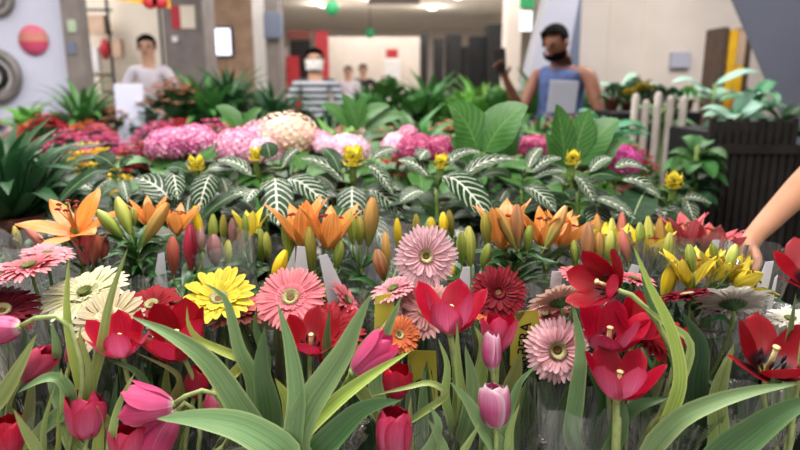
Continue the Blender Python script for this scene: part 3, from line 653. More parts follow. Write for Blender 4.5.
# ------------------------------------------------------------------ lilies
random.seed(31)
lily_stem('lily with one wide open orange bloom at far left', (80, 250), [(77, 233, 1.20, (0, .80, .55), 54, 56, L_OR)], [(66, 252, 62, 228, 7, 'lime'), (76, 247, 74, 221, 9, 'green')], 6, Y=1.23)
lily_stem('lily with a cluster of red and pink opening buds below the orange bloom', (91, 275), [(89, 264, 1.19, (0, 1, .1), 34, 14, L_PK)], [(84, 264, 82, 232, 12, 'salmon'), (94, 265, 97, 234, 12, 'rust'), (51, 253, 24, 225, 9, 'salmon', 1.2), (103, 262, 105, 236, 10, 'rust')], 5, Y=1.2)
lily_stem('lily with two long green buds over dark leafy stalk', (137, 250), [], [(122, 237, 97, 210, 12, 'green', 1.2), (130, 234, 117, 197, 13, 'lime', 1.2), (143, 244, 168, 203, 14, 'gold', 1.2), (134, 226, 133, 207, 8, 'olive')], 40, Y=1.22)
lily_stem('hazy orange lily pair inside film behind the long bronze bud', (155, 245), [(150, 228, 1.33, (0, 1, .2), 34, 20, L_OR), (177, 234, 1.31, (.1, 1, .2), 36, 22, L_OR)], [(203, 246, 194, 206, 9, 'yellow')], 5, Y=1.33)
lily_stem('lily with two upright red buds left of the yellow gerbera', (184, 290), [], [(174, 274, 172, 236, 13, 'rust'), (191, 270, 190, 224, 14, 'red'), (202, 252, 200, 228, 9, 'mauve')], 8, Y=1.15)
lily_stem('lily with mauve and yellow green buds behind crumpled film', (218, 280), [], [(216, 266, 213, 234, 15, 'mauve'), (228, 268, 228, 240, 9, 'lime'), (213, 250, 213, 214, 10, 'green', 1.26)], 5, Y=1.2)
lily_stem('lily with half open pale yellow petals above green buds', (252, 262), [(250, 240, 1.33, (0, 1, .1), 34, 16, L_YE)], [(262, 262, 259, 228, 12, 'green'), (269, 262, 266, 232, 9, 'lime'), (246, 242, 245, 214, 8, 'green')], 6, Y=1.27)
lily_stem('lily with one fat yellow bud beside the narrow white tag', (276, 300), [], [(272, 285, 286, 250, 13, 'yellow'), (292, 262, 285, 218, 13, 'green', 1.22)], 5, Y=1.13)
lily_stem('lily with two upright orange blooms and rust red anthers', (315, 270), [(303, 246, 1.20, (-.10, 1, .12), 54, 20, L_OR), (328, 249, 1.18, (.12, .98, .12), 54, 22, L_OR)], [(312, 274, 309, 226, 12, 'olive', 1.15), (336, 268, 341, 240, 10, 'green', 1.15)], 8, Y=1.2)
lily_stem('lily with a fan of bronze and green buds right of the upright orange blooms', (362, 268), [], [(353, 244, 351, 212, 10, 'green'), (360, 245, 359, 216, 11, 'olive'), (368, 246, 373, 197, 15, 'gold')], 7, Y=1.22)
lily_stem('lily with two bronze buds left of the pale pink gerbera', (384, 295), [], [(384, 280, 377, 249, 14, 'brown'), (388, 268, 385, 232, 9, 'gold'), (399, 250, 397, 218, 8, 'yellow', 1.24)], 6, Y=1.12)
lily_stem('lily with pale green buds to the right of the pale pink gerbera', (471, 285), [], [(470, 267, 469, 226, 12, 'lime'), (462, 264, 461, 232, 10, 'green'), (482, 268, 489, 243, 9, 'green'), (444, 238, 443, 212, 9, 'yellow', 1.24), (487, 246, 485, 212, 10, 'olive'), (450, 285, 452, 262, 8, 'yellow')], 12, Y=1.15)
lily_stem('lily with a dense orange bloom behind two bronze buds', (512, 262), [(503, 249, 1.18, (-.08, 1, .1), 54, 18, L_OR)], [(517, 250, 496, 208, 11, 'gold', 1.15), (518, 248, 517, 204, 12, 'brown', 1.15), (527, 250, 530, 225, 9, 'green', 1.14)], 20, Y=1.17)
lily_stem('lily with a ragged orange bloom right of the bronze budded one', (545, 262), [(543, 249, 1.2, (.1, .96, .15), 50, 26, L_OR), (562, 250, 1.26, (.25, .96, .1), 44, 22, L_OR)], [(546, 246, 566, 206, 12, 'gold', 1.15)], 6, Y=1.2)
lily_stem('lily with slim bronze and green buds above the nodding red tulip', (583, 282), [], [(576, 266, 574, 240, 8, 'green'), (587, 266, 588, 222, 13, 'brown'), (598, 264, 600, 232, 10, 'gold'), (608, 262, 612, 230, 11, 'lime')], 6, Y=1.17)
lily_stem('lily with yellow petals behind film above the nodding tulip', (622, 280), [(612, 258, 1.28, (-.1, 1, .1), 38, 18, L_YE), (645, 262, 1.27, (.1, 1, .15), 42, 24, L_YE)], [(641, 250, 640, 222, 9, 'green', 1.22), (628, 262, 622, 230, 10, 'salmon')], 5, Y=1.25)
lily_stem('lily in full yellow bloom with an oval green bud in front', (692, 300), [(690, 287, 1.06, (-.08, 1, .15), 46, 24, L_YE), (712, 283, 1.09, (.15, .98, .2), 42, 30, L_YE)], [(693, 272, 689, 244, 10, 'green', 1.02), (727, 270, 736, 244, 10, 'lime', 1.06), (716, 262, 712, 243, 8, 'green', 1.06)], 8, Y=1.08)
lily_stem('lily with a tall closed yellow bud left of the full yellow bloom', (662, 315), [], [(663, 300, 675, 260, 14, 'yellow'), (668, 262, 670, 232, 9, 'lime', 1.2)], 5, Y=1.08)
lily_stem('yellow lily opening low to the right, beside the leaning white tag', (738, 298), [(734, 288, 1.06, (.72, .5, .3), 38, 26, L_YE), (722, 282, 1.1, (.35, .85, .35), 38, 34, L_YE)], [], 5, Y=1.08)
lily_stem('pink red lily blooms at the back right, in front of the dark slats', (695, 265), [(688, 248, 1.34, (-.08, 1, .1), 40, 18, L_PK), (707, 252, 1.34, (.2, .95, .15), 38, 26, L_PK), (722, 254, 1.36, (.3, .9, .15), 32, 26, L_PK)], [(674, 250, 671, 222, 10, 'salmon')], 5, Y=1.34)
lily_stem('bud lily with thin yellow green tips behind the pale pink gerbera', (430, 262), [], [(418, 245, 416, 214, 8, 'olive'), (432, 240, 431, 217, 9, 'yellow'), (452, 238, 449, 210, 8, 'olive')], 8, Y=1.34)
lily_stem('bud lily with olive tips behind the film at far left', (24, 260), [], [(20, 250, 14, 226, 7, 'olive'), (36, 252, 40, 232, 7, 'olive')], 8, Y=1.35)
lily_stem('lily with tall pale bronze and green buds behind film, above the red cluster', (610, 270), [], [(600, 256, 597, 214, 10, 'gold'), (613, 258, 612, 218, 9, 'lime'), (622, 252, 622, 212, 9, 'salmon'), (607, 246, 606, 222, 8, 'yellow')], 6, Y=1.33)
lily_stem('lily with tall pale green and yellow buds left of the full yellow bloom', (655, 272), [], [(650, 262, 648, 216, 10, 'lime'), (660, 260, 660, 218, 10, 'gold'), (667, 256, 669, 222, 9, 'yellow'), (642, 258, 640, 224, 8, 'green')], 6, Y=1.31)
lily_stem('lily with dull bronze buds in the film right of the hazy orange pair', (236, 262), [], [(233, 252, 232, 218, 9, 'mauve'), (224, 246, 223, 214, 8, 'olive'), (240, 256, 241, 226, 8, 'gold')], 6, Y=1.34)
lily_stem('lily with olive buds low between the middle blooms and the bronze fan', (345, 262), [], [(344, 258, 343, 226, 9, 'olive'), (334, 250, 332, 222, 8, 'brown')], 10, Y=1.33)
# ------------------------------------------------------------------ cellophane, tags and cards
random.seed(41)
for (l, px, py, Y, rx, k) in (
    ('clear cellophane sleeve with a square rim below the pink gerbera facing out', 575, 392, .88, 46, 1), ('clear cellophane sleeve around the closed pink and white tulip', 498, 432, .86, 50, 0),
    ('clear cellophane sleeve at the bottom, under the wilting magenta tulip', 175, 440, .86, 55, 0), ('clear cellophane sleeve around the closed red tulip at lower left', 85, 420, .88, 60, 0),
    ('clear cellophane sleeve around the leaf fan in the middle', 300, 425, .88, 70, 0), ('clear cellophane sleeve under the big open tulip with cream pistil', 420, 405, .90, 48, 0),
    ('clear cellophane sleeve right of the thick pale stem', 665, 400, .88, 55, 0), ('clear cellophane sleeve around the far right deep red tulip', 760, 395, .90, 55, 1),
    ('clear cellophane sleeve round the crimson gerbera at the left edge', 15, 300, 1.02, 60, 0), ('clear cellophane sleeve round the pale yellow gerbera', 100, 305, 1.05, 62, 0),
    ('clear cellophane sleeve round the bright red and yellow gerberas', 190, 300, 1.06, 62, 0), ('clear cellophane sleeve round the hot coral gerbera', 300, 300, 1.06, 62, 0),
    ('clear cellophane sleeve round the pale pink gerberas', 410, 290, 1.08, 60, 0), ('clear cellophane sleeve round the dark red gerbera', 500, 300, 1.06, 50, 0),
    ('clear cellophane sleeve round the shell pink gerbera', 570, 298, 1.06, 50, 0), ('clear cellophane sleeve round the white gerbera seen from behind', 735, 300, 1.06, 62, 1),
    ('hazy cellophane sleeve under the open orange lily at far left', 45, 236, 1.30, 62, 1), ('hazy cellophane sleeve round the long green lily buds', 140, 240, 1.32, 45, 0),
    ('hazy cellophane sleeve round the mauve lily buds', 222, 238, 1.22, 34, 1), ('hazy cellophane sleeve round the upright orange lilies', 310, 240, 1.30, 50, 0),
    ('hazy cellophane sleeve behind the bronze bud fan', 380, 228, 1.34, 46, 1), ('hazy cellophane sleeve behind the pale pink gerbera', 450, 235, 1.34, 44, 0),
    ('hazy cellophane sleeve round the dense orange lily', 530, 240, 1.30, 50, 1), ('hazy cellophane sleeve round the yellow lilies above the nodding tulip', 615, 232, 1.30, 48, 1),
    ('hazy cellophane sleeve round the full yellow lily', 690, 245, 1.14, 50, 0), ('clear cellophane sleeve with a tall back flap by the reaching hand', 755, 250, 1.16, 40, 0)):
    sleeve(l, px, py, Y, rx, m=FILM2 if k else FILM, foot_z=.66)
def tagplate(lab, pts, Y, m=TAG, name='plant_tag', cat='plant tag', th=.0012):
    a = [P(x, y, Y) for x, y in pts]; nrm = (a[1]-a[0]).cross(a[2]-a[1]).normalized()*th
    o = obj(name, MB().prism(a, nrm), m, org=a[0], smooth=False); tag(o, lab, cat); return o
tagplate('narrow upright white plastic tag beside the yellow lily bud', [(297, 246), (305, 247), (312, 300), (292, 300)], 1.12)
tagplate('translucent grey white tag directly left of the narrow upright one', [(286, 268), (295, 246), (296, 300), (280, 300)], 1.14)
tagplate('long white tag leaning left, beside the coral gerbera on its side', [(319, 256), (327, 254), (342, 285), (352, 320), (333, 330)], 1.04)
tagplate('white tag showing above the large open tulip', [(463, 267), (470, 267), (470, 290), (456, 290)], 1.05)
tagplate('small white tag between the green lily buds and the dark red gerbera', [(480, 271), (488, 276), (486, 290), (476, 285)], 1.06)
tagplate('white tag standing behind the shell pink gerbera', [(552, 271), (564, 272), (560, 290), (550, 288)], 1.08)
tagplate('white tag between the yellow lilies above the nodding tulip', [(632, 264), (640, 266), (636, 284), (624, 282)], 1.12)
tagplate('white tag left of the pair near the pink red lilies', [(713, 240), (720, 240), (716, 262), (706, 260)], 1.2)
tagplate('white tag right of the pair near the pink red lilies', [(726, 240), (733, 242), (728, 262), (720, 260)], 1.2)
tagplate('large leaning white tag beside the reaching hand', [(766, 262), (774, 261), (768, 290), (760, 318), (748, 310)], 1.06)
tagplate('thin white tag edge right of the large leaning one', [(775, 278), (778, 275), (770, 320), (764, 322)], 1.05)
tagplate('tall white tag behind the red budded lily at left', [(158, 254), (164, 252), (168, 290), (152, 290)], 1.18)
tagplate('white tag in the film under the orange lily at far left', [(46, 220), (56, 222), (64, 248), (50, 246)], 1.34)
def card(lab, pts, Y, txt, size, at_, rot, label_bits=True):
    o = tagplate(lab, pts, Y, LABEL_Y, 'name_card', 'card'); o.location = o.location
    cu = bpy.data.curves.new('t', 'FONT'); cu.body = txt; cu.size = size*S(Y, pts[0][1]); cu.extrude = .0002; cu.offset = .0002
    tmp = bpy.data.objects.new('t', cu); COL.objects.link(tmp); bpy.context.view_layer.update()
    me = bpy.data.meshes.new_from_object(tmp.evaluated_get(bpy.context.evaluated_depsgraph_get())); bpy.data.objects.remove(tmp)
    me.materials.clear(); me.materials.append(INK)
    a = [P(x, y, Y) for x, y in pts]; nrm = (a[1]-a[0]).cross(a[2]-a[1]).normalized()
    if nrm.dot(FW) > 0: nrm = -nrm
    yv = (UP - nrm*UP.dot(nrm)).normalized(); xv = yv.cross(nrm)
    M_ = Matrix((xv, yv, nrm)).transposed() @ Matrix.Rotation(rot, 3, 'Z'); at = P(*at_, Y)
    M4 = M_.to_4x4(); M4.translation = at + nrm*.0016 - o.location
    me.transform(M4); c = bpy.data.objects.new('lettering', me); COL.objects.link(c); c.parent = o; return o
card('yellow name card with black capitals between dark red and pink gerberas', [(511, 312), (538, 310), (544, 352), (510, 366)], .99, 'GERBERA', 15, (524, 380), math.radians(86))
card('yellow name card low behind the red tulip beside the olive stalks', [(408, 350), (436, 351), (438, 400), (406, 400)], .98, 'GERBERA', 13, (424, 426), math.radians(90))
card('pale yellow card under the coral gerbera turned on its side', [(264, 286), (326, 284), (328, 330), (262, 330)], 1.07, 'GERBERA', 13, (292, 306), math.radians(6))
tagplate('plain pale yellow card in front of the soft pink gerbera', [(375, 296), (392, 293), (398, 330), (374, 332)], 1.0, LABEL_Y, 'name_card', 'card')
# ------------------------------------------------------------------ potted zebra plants
random.seed(51)
def pot(t, x, y, z, r=.06, h=.10, m=None):
    p = obj('pot', MB().lathe((x, y, z), (0, 0, 1), [(0, 0), (r*.72, 0), (r*.95, h*.85), (r*1.06, h*.86), (r*1.06, h), (r*.95, h), (r*.9, h*.9), (0, h*.9)], 22), m or POTB, t)
    return p
TBL = .66
def leafpath(a, b, drop=.0):
    m = a.lerp(b, .5); L = (b-a).length; return [a, a.lerp(b, .3) + V((0, 0, .14*L)), a.lerp(b, .68) + V((0, 0, .12*L)), b]
def zebra(label, cx, cy, Y, leaves, bract=None, rnd=7):
    rnd = int(rnd*1.6)
    """leaves: (x0,y0,x1,y1,Wpx,dY[,plain]) from leaf base to tip"""
    c = P(cx, cy, Y); t = thing('zebra_plant', label, 'potted plant', V((c.x, c.y, TBL)))
    pot(t, c.x, c.y, TBL); top = c - V((0, 0, .0))
    obj('soil', MB().lathe((c.x, c.y, TBL+.085), (0, 0, 1), [(0, .006), (.052, .0)], 14), SOIL, t)
    st = [V((c.x, c.y, TBL+.08)), V((c.x+.01, c.y, (TBL+c.z)/2)), top]
    obj('stem', MB().tube(spline(st, 9), .005, 8), STEM, t)
    def lf(a, b, W, m, face, fold=-.12):
        pth = leafpath(a, b); root = V((c.x, c.y, a.z-.015)); s_ = (a-root)
        o = obj('leaf', strap(MB(), pth, W, face, prof_oval, fold=.22, nv=14, nu=7, arc=.12), m, t)
        obj('leaf_stalk', MB().tube([root, root.lerp(a, .5)+V((0, 0, .006)), a], .0018, 6), STEM, o)
    for q in leaves:
        x0, y0, x1, y1, W, dy = q[:6]
        m = ZEB if len(q) < 7 else ZEB_BACK
        a = P(x0, y0, Y - .02); b = P(x1, y1, Y - dy); d = (b-a)
        lf(a, b, W*S(Y, y0), m, (CAMF*1.0 + V((0, 0, .9)) + V((d.x*1.5, 0, 0))).normalized())
    for k in range(rnd):
        a_ = random.uniform(-.3, PI+.3) if k % 3 else random.uniform(PI, 2*PI); z = c.z - random.uniform(.02, .14); L = random.uniform(.11, .16)
        d = V((math.cos(a_), math.sin(a_), random.uniform(-.25, .25))); a = V((c.x, c.y, z)) + d*.03; b = a + d*L - V((0, 0, .03))
        lf(a, b, L*.44, ZEB if random.random() < .4 else ZEB_BACK, V((0, -.25, 1)))
    if bract:
        bx, by, h = bract; b = P(bx, by, Y-.01); ax = V((random.uniform(-.1, .1), -.05, 1)).normalized(); s_ = 1.3*h*S(Y, by)
        br = obj('bract', MB().tube([c-V((0, 0, .01)), b - ax*s_*.3, b+ax*s_*.6], lambda q: .002+s_*.12*math.sin(PI*q), 8), STEM, t)
        for k in range(12):
            a_ = k*PI/2 + (k//4)*.6; e = V((math.cos(a_), math.sin(a_), 0)); p0 = b + ax*s_*(.02+.2*(k//4)); p2 = p0 + e*s_*(.40-.07*(k//4)) + ax*s_*(.28+.03*(k//4))
            obj('bract_scale', strap(MB(), [p0, p0+e*s_*.28+ax*s_*.08, p2], s_*.42, (ax-e), prof_oval, nv=6, nu=5, fold=.2), BRACT, br)
    return t
zebra('zebra plant with a long plain green leaf bending left, above the open orange lily', 118, 178, 1.62, [(112, 170, 56, 206, 20, .08, 1), (113, 166, 94, 156, 20, .02, 1), (120, 168, 134, 158, 15, .02, 1), (112, 180, 92, 196, 14, .06), (122, 180, 128, 202, 13, .05), (108, 176, 80, 186, 16, .03)], rnd=9)
zebra('zebra plant with a yellow bract and a small round striped leaf hanging in front', 192, 186, 1.60, [(176, 208, 134, 178, 30, -.02), (172, 168, 178, 200, 20, .06), (212, 174, 199, 211, 28, .08), (205, 172, 232, 170, 14, .02), (186, 172, 166, 168, 16, .02, 1), (190, 196, 187, 216, 16, .05)], (197, 172, 18), 8)
zebra('zebra plant with a yellow bract and one big leaf pointing straight down', 262, 182, 1.58, [(275, 178, 278, 226, 34, .10), (286, 180, 328, 208, 28, .06), (252, 176, 217, 160, 16, .0), (250, 190, 226, 208, 22, .05), (270, 158, 266, 142, 20, .0, 1), (282, 168, 300, 148, 14, .0)], (256, 162, 16), 8)
zebra('zebra plant with the brightest yellow bract and a leaf pointing down in the middle', 354, 186, 1.60, [(352, 186, 352, 226, 30, .08), (344, 182, 300, 158, 17, .02), (368, 166, 393, 194, 17, .05), (368, 190, 404, 220, 24, .06), (335, 190, 318, 176, 20, .02), (372, 160, 398, 150, 14, -.02), (340, 172, 322, 148, 16, -.04, 1)], (353, 168, 24), 8)
zebra('zebra plant with a dull yellow bract and the largest striped leaf, sloping right', 436, 188, 1.58, [(441, 176, 491, 222, 36, .10), (462, 178, 520, 160, 18, .0), (424, 192, 400, 202, 20, .04), (428, 176, 398, 160, 18, .0), (420, 160, 428, 150, 18, .0), (445, 166, 480, 152, 14, -.04)], (441, 170, 17), 8)
zebra('zebra plant without bract, its leaf dipping behind the orange lilies', 522, 190, 1.62, [(524, 188, 556, 212, 25, .07), (532, 172, 562, 158, 15, .0), (512, 178, 480, 176, 16, .0, 1), (528, 168, 542, 148, 14, -.04), (534, 178, 566, 172, 14, .02), (508, 190, 498, 206, 15, .04)], None, 9)
zebra('zebra plant with a slim yellow bract beside the upright hydrangea leaves', 578, 190, 1.60, [(574, 176, 596, 206, 19, .06), (588, 178, 622, 180, 18, .02, 1), (596, 206, 598, 232, 26, .06), (565, 184, 552, 176, 12, .02), (590, 172, 612, 158, 14, -.02)], (572, 166, 17), 8)
zebra('zebra plant with a plain dark leaf folded down, right of the slim bract', 626, 192, 1.62, [(622, 180, 660, 196, 22, .03), (648, 190, 630, 226, 34, .08, 1), (610, 176, 590, 184, 16, .02), (615, 168, 650, 172, 16, -.02), (655, 196, 668, 206, 26, .03, 1)], None, 8)
zebra('zebra plant with two yellow bracts at the right end of the row', 668, 200, 1.60, [(684, 198, 694, 224, 20, .05), (680, 200, 712, 204, 14, .02), (660, 198, 640, 188, 18, .02), (676, 190, 690, 186, 10, .0, 1)], (673, 190, 20), 5)
zebra('low zebra plant between the yellow bract plants, mostly in shade', 398, 205, 1.70, [(405, 198, 388, 184, 16, .02), (410, 210, 425, 218, 16, .03)], None, 8)
zebra('low shaded zebra plant behind the small round striped leaf', 228, 200, 1.70, [(228, 195, 222, 178, 18, .02), (225, 202, 210, 190, 16, .02)], (660, 186, 1) if False else None, 8)
zebra('low shaded zebra plant at the left end of the row', 92, 190, 1.70, [(92, 190, 70, 186, 16, .02)], None, 8)
zebra('low shaded zebra plant behind the largest striped leaf', 478, 200, 1.70, [(480, 195, 470, 178, 18, .02)], None, 8)
zebra('low shaded zebra plant behind the bract in the middle', 318, 200, 1.70, [(318, 195, 322, 174, 18, .02)], None, 8)

# ------------------------------------------------------------------ hydrangeas
random.seed(61)
def hyd_head(c, r, squash, m, t, n=190, fs=.0085):
    core = MB().lathe(c-V((0, 0, r*squash*.7)), (0, 0, 1), [(0, 0), (r*.55, r*.1), (r*.86, r*.45*squash), (r*.9, r*.8*squash), (r*.7, r*1.25*squash), (r*.3, r*1.5*squash), (0, r*1.56*squash)], 20)
    h = obj('flower_head', core, m, t); mb = MB()
    for i in range(n):
        ph = i*2.399963; zz = 1-1.55*(i+.5)/n; rr = math.sqrt(max(0, 1-zz*zz)); d = V((rr*math.cos(ph), rr*math.sin(ph), zz*squash))
        k = 1+noise.noise(d*3+c*20)*.10; p = c + V((d.x, d.y, d.z))*r*k; nrm = V((d.x, d.y, d.z/squash)).normalized()
        nrm = (nrm + V([random.uniform(-.3, .3) for _ in range(3)])).normalized(); a = nrm.orthogonal().normalized(); b = nrm.cross(a); ro = random.random()*PI
        for q in range(4):
            an = ro + q*PI/2; u_ = a*math.cos(an)+b*math.sin(an); w_ = -a*math.sin(an)+b*math.cos(an)
            mb.poly([p, p+u_*fs*.5+w_*fs*.48+nrm*.001, p+u_*fs*1.05+w_*fs*.1+nrm*.0025, p+u_*fs*.5-w_*fs*.48+nrm*.001])
    f = obj('floret_mass', mb, m, h); f['kind'] = 'stuff'; return h
def hydrangea(label, heads, Y, leaves=(), rnd=8, upright=False):
    c = P(heads[0][0], heads[0][1], Y) if heads else P(leaves[0][0], leaves[0][1], Y)
    t = thing('hydrangea', label, 'potted plant', V((c.x, c.y, TBL))); pot(t, c.x, c.y, TBL, .08, .14)
    for (hx, hy, rp, sq, col) in heads:
        q = P(hx, hy, Y + random.uniform(-.02, .02)); h = hyd_head(q, rp*S(Y, hy), sq, H[col], t)
        obj('flower_stalk', MB().tube(spline([V((c.x, c.y, TBL+.1)), V((q.x*.6+c.x*.4, q.y, (TBL+q.z)/2)), q-V((0, 0, .03))], 8), .004, 7), STEM, h)
    for (x0, y0, x1, y1, W, dy) in leaves:
        a = P(x0, y0, Y); b = P(x1, y1, Y-dy)
        o = obj('leaf', strap(MB(), leafpath(a, b), W*S(Y, y0), (CAMF + V((0, 0, .5))), prof_oval, fold=.25, nv=14, nu=7, arc=.1), HLEAF, t)
        obj('leaf_stalk', MB().tube([V((c.x, c.y, a.z-.08)), a.lerp(V((c.x, c.y, a.z)), .4)-V((0, 0, .02)), a], .0025, 6), STEM, o)
    for k in range(rnd):
        a_ = random.random()*2*PI; z = c.z - random.uniform(.06, .16); L = random.uniform(.11, .15); d = V((math.cos(a_), math.sin(a_), random.uniform(-.1, .3)))
        a = V((c.x, c.y, z)) + d*.05; b = a + d*L - V((0, 0, .03))
        obj('leaf', strap(MB(), leafpath(a, b), L*.6, V((0, -.3, 1)), prof_oval, fold=.2, nv=10, nu=5), HLEAF, t)
    return t
hydrangea('hydrangea with a magenta pink mophead at the left of the row', [(170, 146, 24, .75, 'magenta'), (195, 142, 24, .72, 'magenta')], 1.92, [(188, 158, 150, 170, 26, .05)], 7)
hydrangea('hydrangea with a two tone pink mophead left of the cream one', [(240, 150, 26, .85, 'pink'), (262, 152, 18, .8, 'pale')], 1.90, [(222, 150, 200, 160, 24, .04)], 7)
hydrangea('hydrangea with the largest cream and blush mophead', [(287, 136, 32, .74, 'cream'), (262, 141, 26, .74, 'pink'), (318, 142, 14, .8, 'pink')], 1.98, [(300, 158, 330, 165, 20, .04)], 7)
hydrangea('hydrangea with pale pink mophead beneath the blurred broad leaf', [(346, 150, 25, .62, 'pale'), (326, 146, 12, .8, 'pale')], 1.95, [(368, 150, 330, 160, 20, .03)], 6)
hydrangea('hydrangea with dusty rose mophead left of the crimson pink one', [(398, 146, 16, .8, 'pale'), (408, 134, 9, .9, 'pink')], 2.0, [], 6)
hydrangea('hydrangea with a crimson pink mophead beside the two big green leaves', [(418, 149, 21, .7, 'hot'), (440, 150, 21, .68, 'hot')], 1.92, [(450, 135, 415, 170, 20, .02)], 5)
hydrangea('hydrangea with two huge bright green leaves facing out', [], 1.85, [(478, 150, 448, 104, 46, .02), (485, 152, 528, 106, 46, .02), (500, 160, 520, 130, 26, .0), (470, 160, 450, 140, 30, .0)], 8)
hydrangea('hydrangea with a hot pink mophead in the gap right of the huge leaves', [(536, 148, 18, .7, 'hot')], 1.95, [(545, 150, 570, 140, 18, .0)], 6)
hydrangea('hydrangea with tall upright green leaves', [], 1.82, [(565, 168, 556, 104, 28, .02), (578, 165, 620, 120, 36, .02), (574, 160, 590, 110, 30, .0), (560, 165, 545, 135, 22, .0), (590, 170, 622, 142, 28, .02)], 8)
hydrangea('hydrangea with an orchid pink mophead at the right end of the row', [(617, 162, 24, .72, 'orchid')], 1.88, [(600, 160, 590, 140, 22, .02)], 6)
hydrangea('hydrangea with light green leaves curling over the cream mophead', [], 2.15, [(240, 128, 216, 106, 18, .0), (245, 130, 262, 108, 16, .0)], 8)
hydrangea('hydrangea with blurred broad leaves behind the pale pink mophead', [], 2.25, [(350, 128, 320, 104, 17, .0), (355, 128, 390, 106, 20, .0), (358, 130, 342, 94, 16, .0), (365, 132, 408, 116, 18, .0), (356, 128, 366, 96, 16, .0)], 8)
# ------------------------------------------------------------------ the hall
random.seed(71)
FLOOR = plain('floor_tile', '#c2bcb4', .25, 0, .12, 3); CEIL = plain('ceiling_plaster', '#e6dcd0', .9, 0, .05, 4); CREAM = plain('wall_cream', '#ddd0c6', .7, 0, .05, 3)
LAV = plain('panel_lavender_white', '#c6c8dc', .55, 0, .04, 3); DGREY = plain('pillar_grey_brown', '#7c7370', .6, 0, .15, 6); BEIGE = plain('shop_beige', '#e6dac8', .7, 0, .06, 3)
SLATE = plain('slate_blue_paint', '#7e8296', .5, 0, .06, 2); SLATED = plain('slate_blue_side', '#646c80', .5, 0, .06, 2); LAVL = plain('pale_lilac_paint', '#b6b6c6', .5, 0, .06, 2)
BLACK = plain('black_metal', '#121112', .6, 0, .2, 20); WOODB = plain('brown_timber', '#5c4638', .6, 0, .3, 12); TAN = plain('tan_timber', '#c8a890', .6, 0, .15, 5)
WHITE = plain('white_paint', '#e6e2e0', .6, 0, .05, 10); REDP = plain('red_board', '#b83038', .5, 0, .1, 10); YELP = plain('yellow_board', '#e0b828', .5, 0, .15, 10, col2='#d89820')
DWOOD = plain('dark_slat_timber', '#2a2422', .7, 0, .35, 14); TABLEM = plain('table_top_grey', '#2a2725', .6, 0, .2, 12); GREENP = plain('green_board', '#2f9c62', .5, 0, .1, 10)
def bx(name, a, b, m, **k): return struct(name, MB().box(a, b), m)
bx('floor', (-9, -4, -.1), (9, 24, 0), FLOOR)
bx('ceiling', (-9, -4, 3.1), (9, 24, 3.2), CEIL)
bx('wall_far', (-9, 22, 0), (9, 22.2, 3.1), CREAM)
bx('wall_left', (-9.1, -4, 0), (-9, 22, 3.1), BEIGE)
bx('wall_right', (9, -4, 0), (9.1, 22, 3.1), CREAM)
# left: pale panel with a round sign and two big rings
Yp = 5.6; xr = P(67, 60, Yp).x
bx('wall_panel', (-6.5, Yp, 0), (xr, Yp+.25, 3.1), LAV)
rm = NT('round_sign_print'); s = rm; tc = s.n('ShaderNodeTexCoord'); sp = s.n('ShaderNodeSeparateXYZ'); s.l(tc.outputs['Object'], sp.inputs[0])
c = s.ramp(s.math('ADD', s.math('MULTIPLY', sp.outputs[2], 4.0), .5), [(0, '#d86890'), (.30, '#d85078'), (.42, '#c84460'), (.5, '#c88474'), (.66, '#c07868'), (.8, '#d06a80')])
rm = s.surf(c, .6); q = P(33, 40, Yp-.02)
tag(obj('round_sign', MB().lathe(q+V((0, .015, 0)), (0, -1, 0), [(.125, 0), (.125, .018), (0, .018)], 32), rm, org=q), 'round pink and red sign fixed to the pale lilac panel', 'sign')
def ringdisc(lab, px, py, r0, r1, Y, m1, m2):
    q = P(px, py, Y-.03); t = thing('ring_mirror', lab, 'wall decoration', q)
    obj('rim', MB().lathe(q, (0, -1, 0), [(r1, -.02), (r1, .02), (r0, .03), (r0, -.02), (r1, -.02)], 40), m1, t)
    obj('inner_ring', MB().lathe(q, (0, -1, 0), [(r0*.72, -.02), (r0*.72, .035), (r0*.5, .04), (r0*.5, -.02), (r0*.72, -.02)], 40), m2, t)
    obj('disc', MB().lathe(q, (0, -1, 0), [(r0*1.01, -.02), (r0*1.01, -.012), (0, -.012)], 40), WHITE, t)
GREYM = plain('grey_metal', '#8c8684', .4, 0, .2, 12, metal=.3)
ringdisc('lower of two large grey rings with a dark inner hoop at the far left', -6, 76, .17, .235, Yp, GREYM, BLACK)
ringdisc('upper of two large grey rings at the far left corner', -4, -2, .12, .15, Yp, GREYM, GREYM)
Yq = 5.4; x0, x1 = P(66, 60, Yq).x, P(83, 60, Yq).x
pl = thing('pillar', 'grey brown square pillar beside the pale panel with small notices', 'pillar', V(((x0+x1)/2, Yq, 0)))
obj('shaft', MB().box((x0, Yq, 0), (x1, Yq+.16, 3.1)), DGREY, pl, smooth=False)
for (py, m_, lb) in ((26, plain('notice_pale', '#a4b49c'), 'pale green notice'), (48, SLATED, 'slate blue notice')):
    q = P(72, py, Yq-.005); obj('notice', MB().box((q.x-.035, q.y-.006, q.z-.05), (q.x+.035, q.y, q.z+.05)), m_, pl, smooth=False, label=lb)
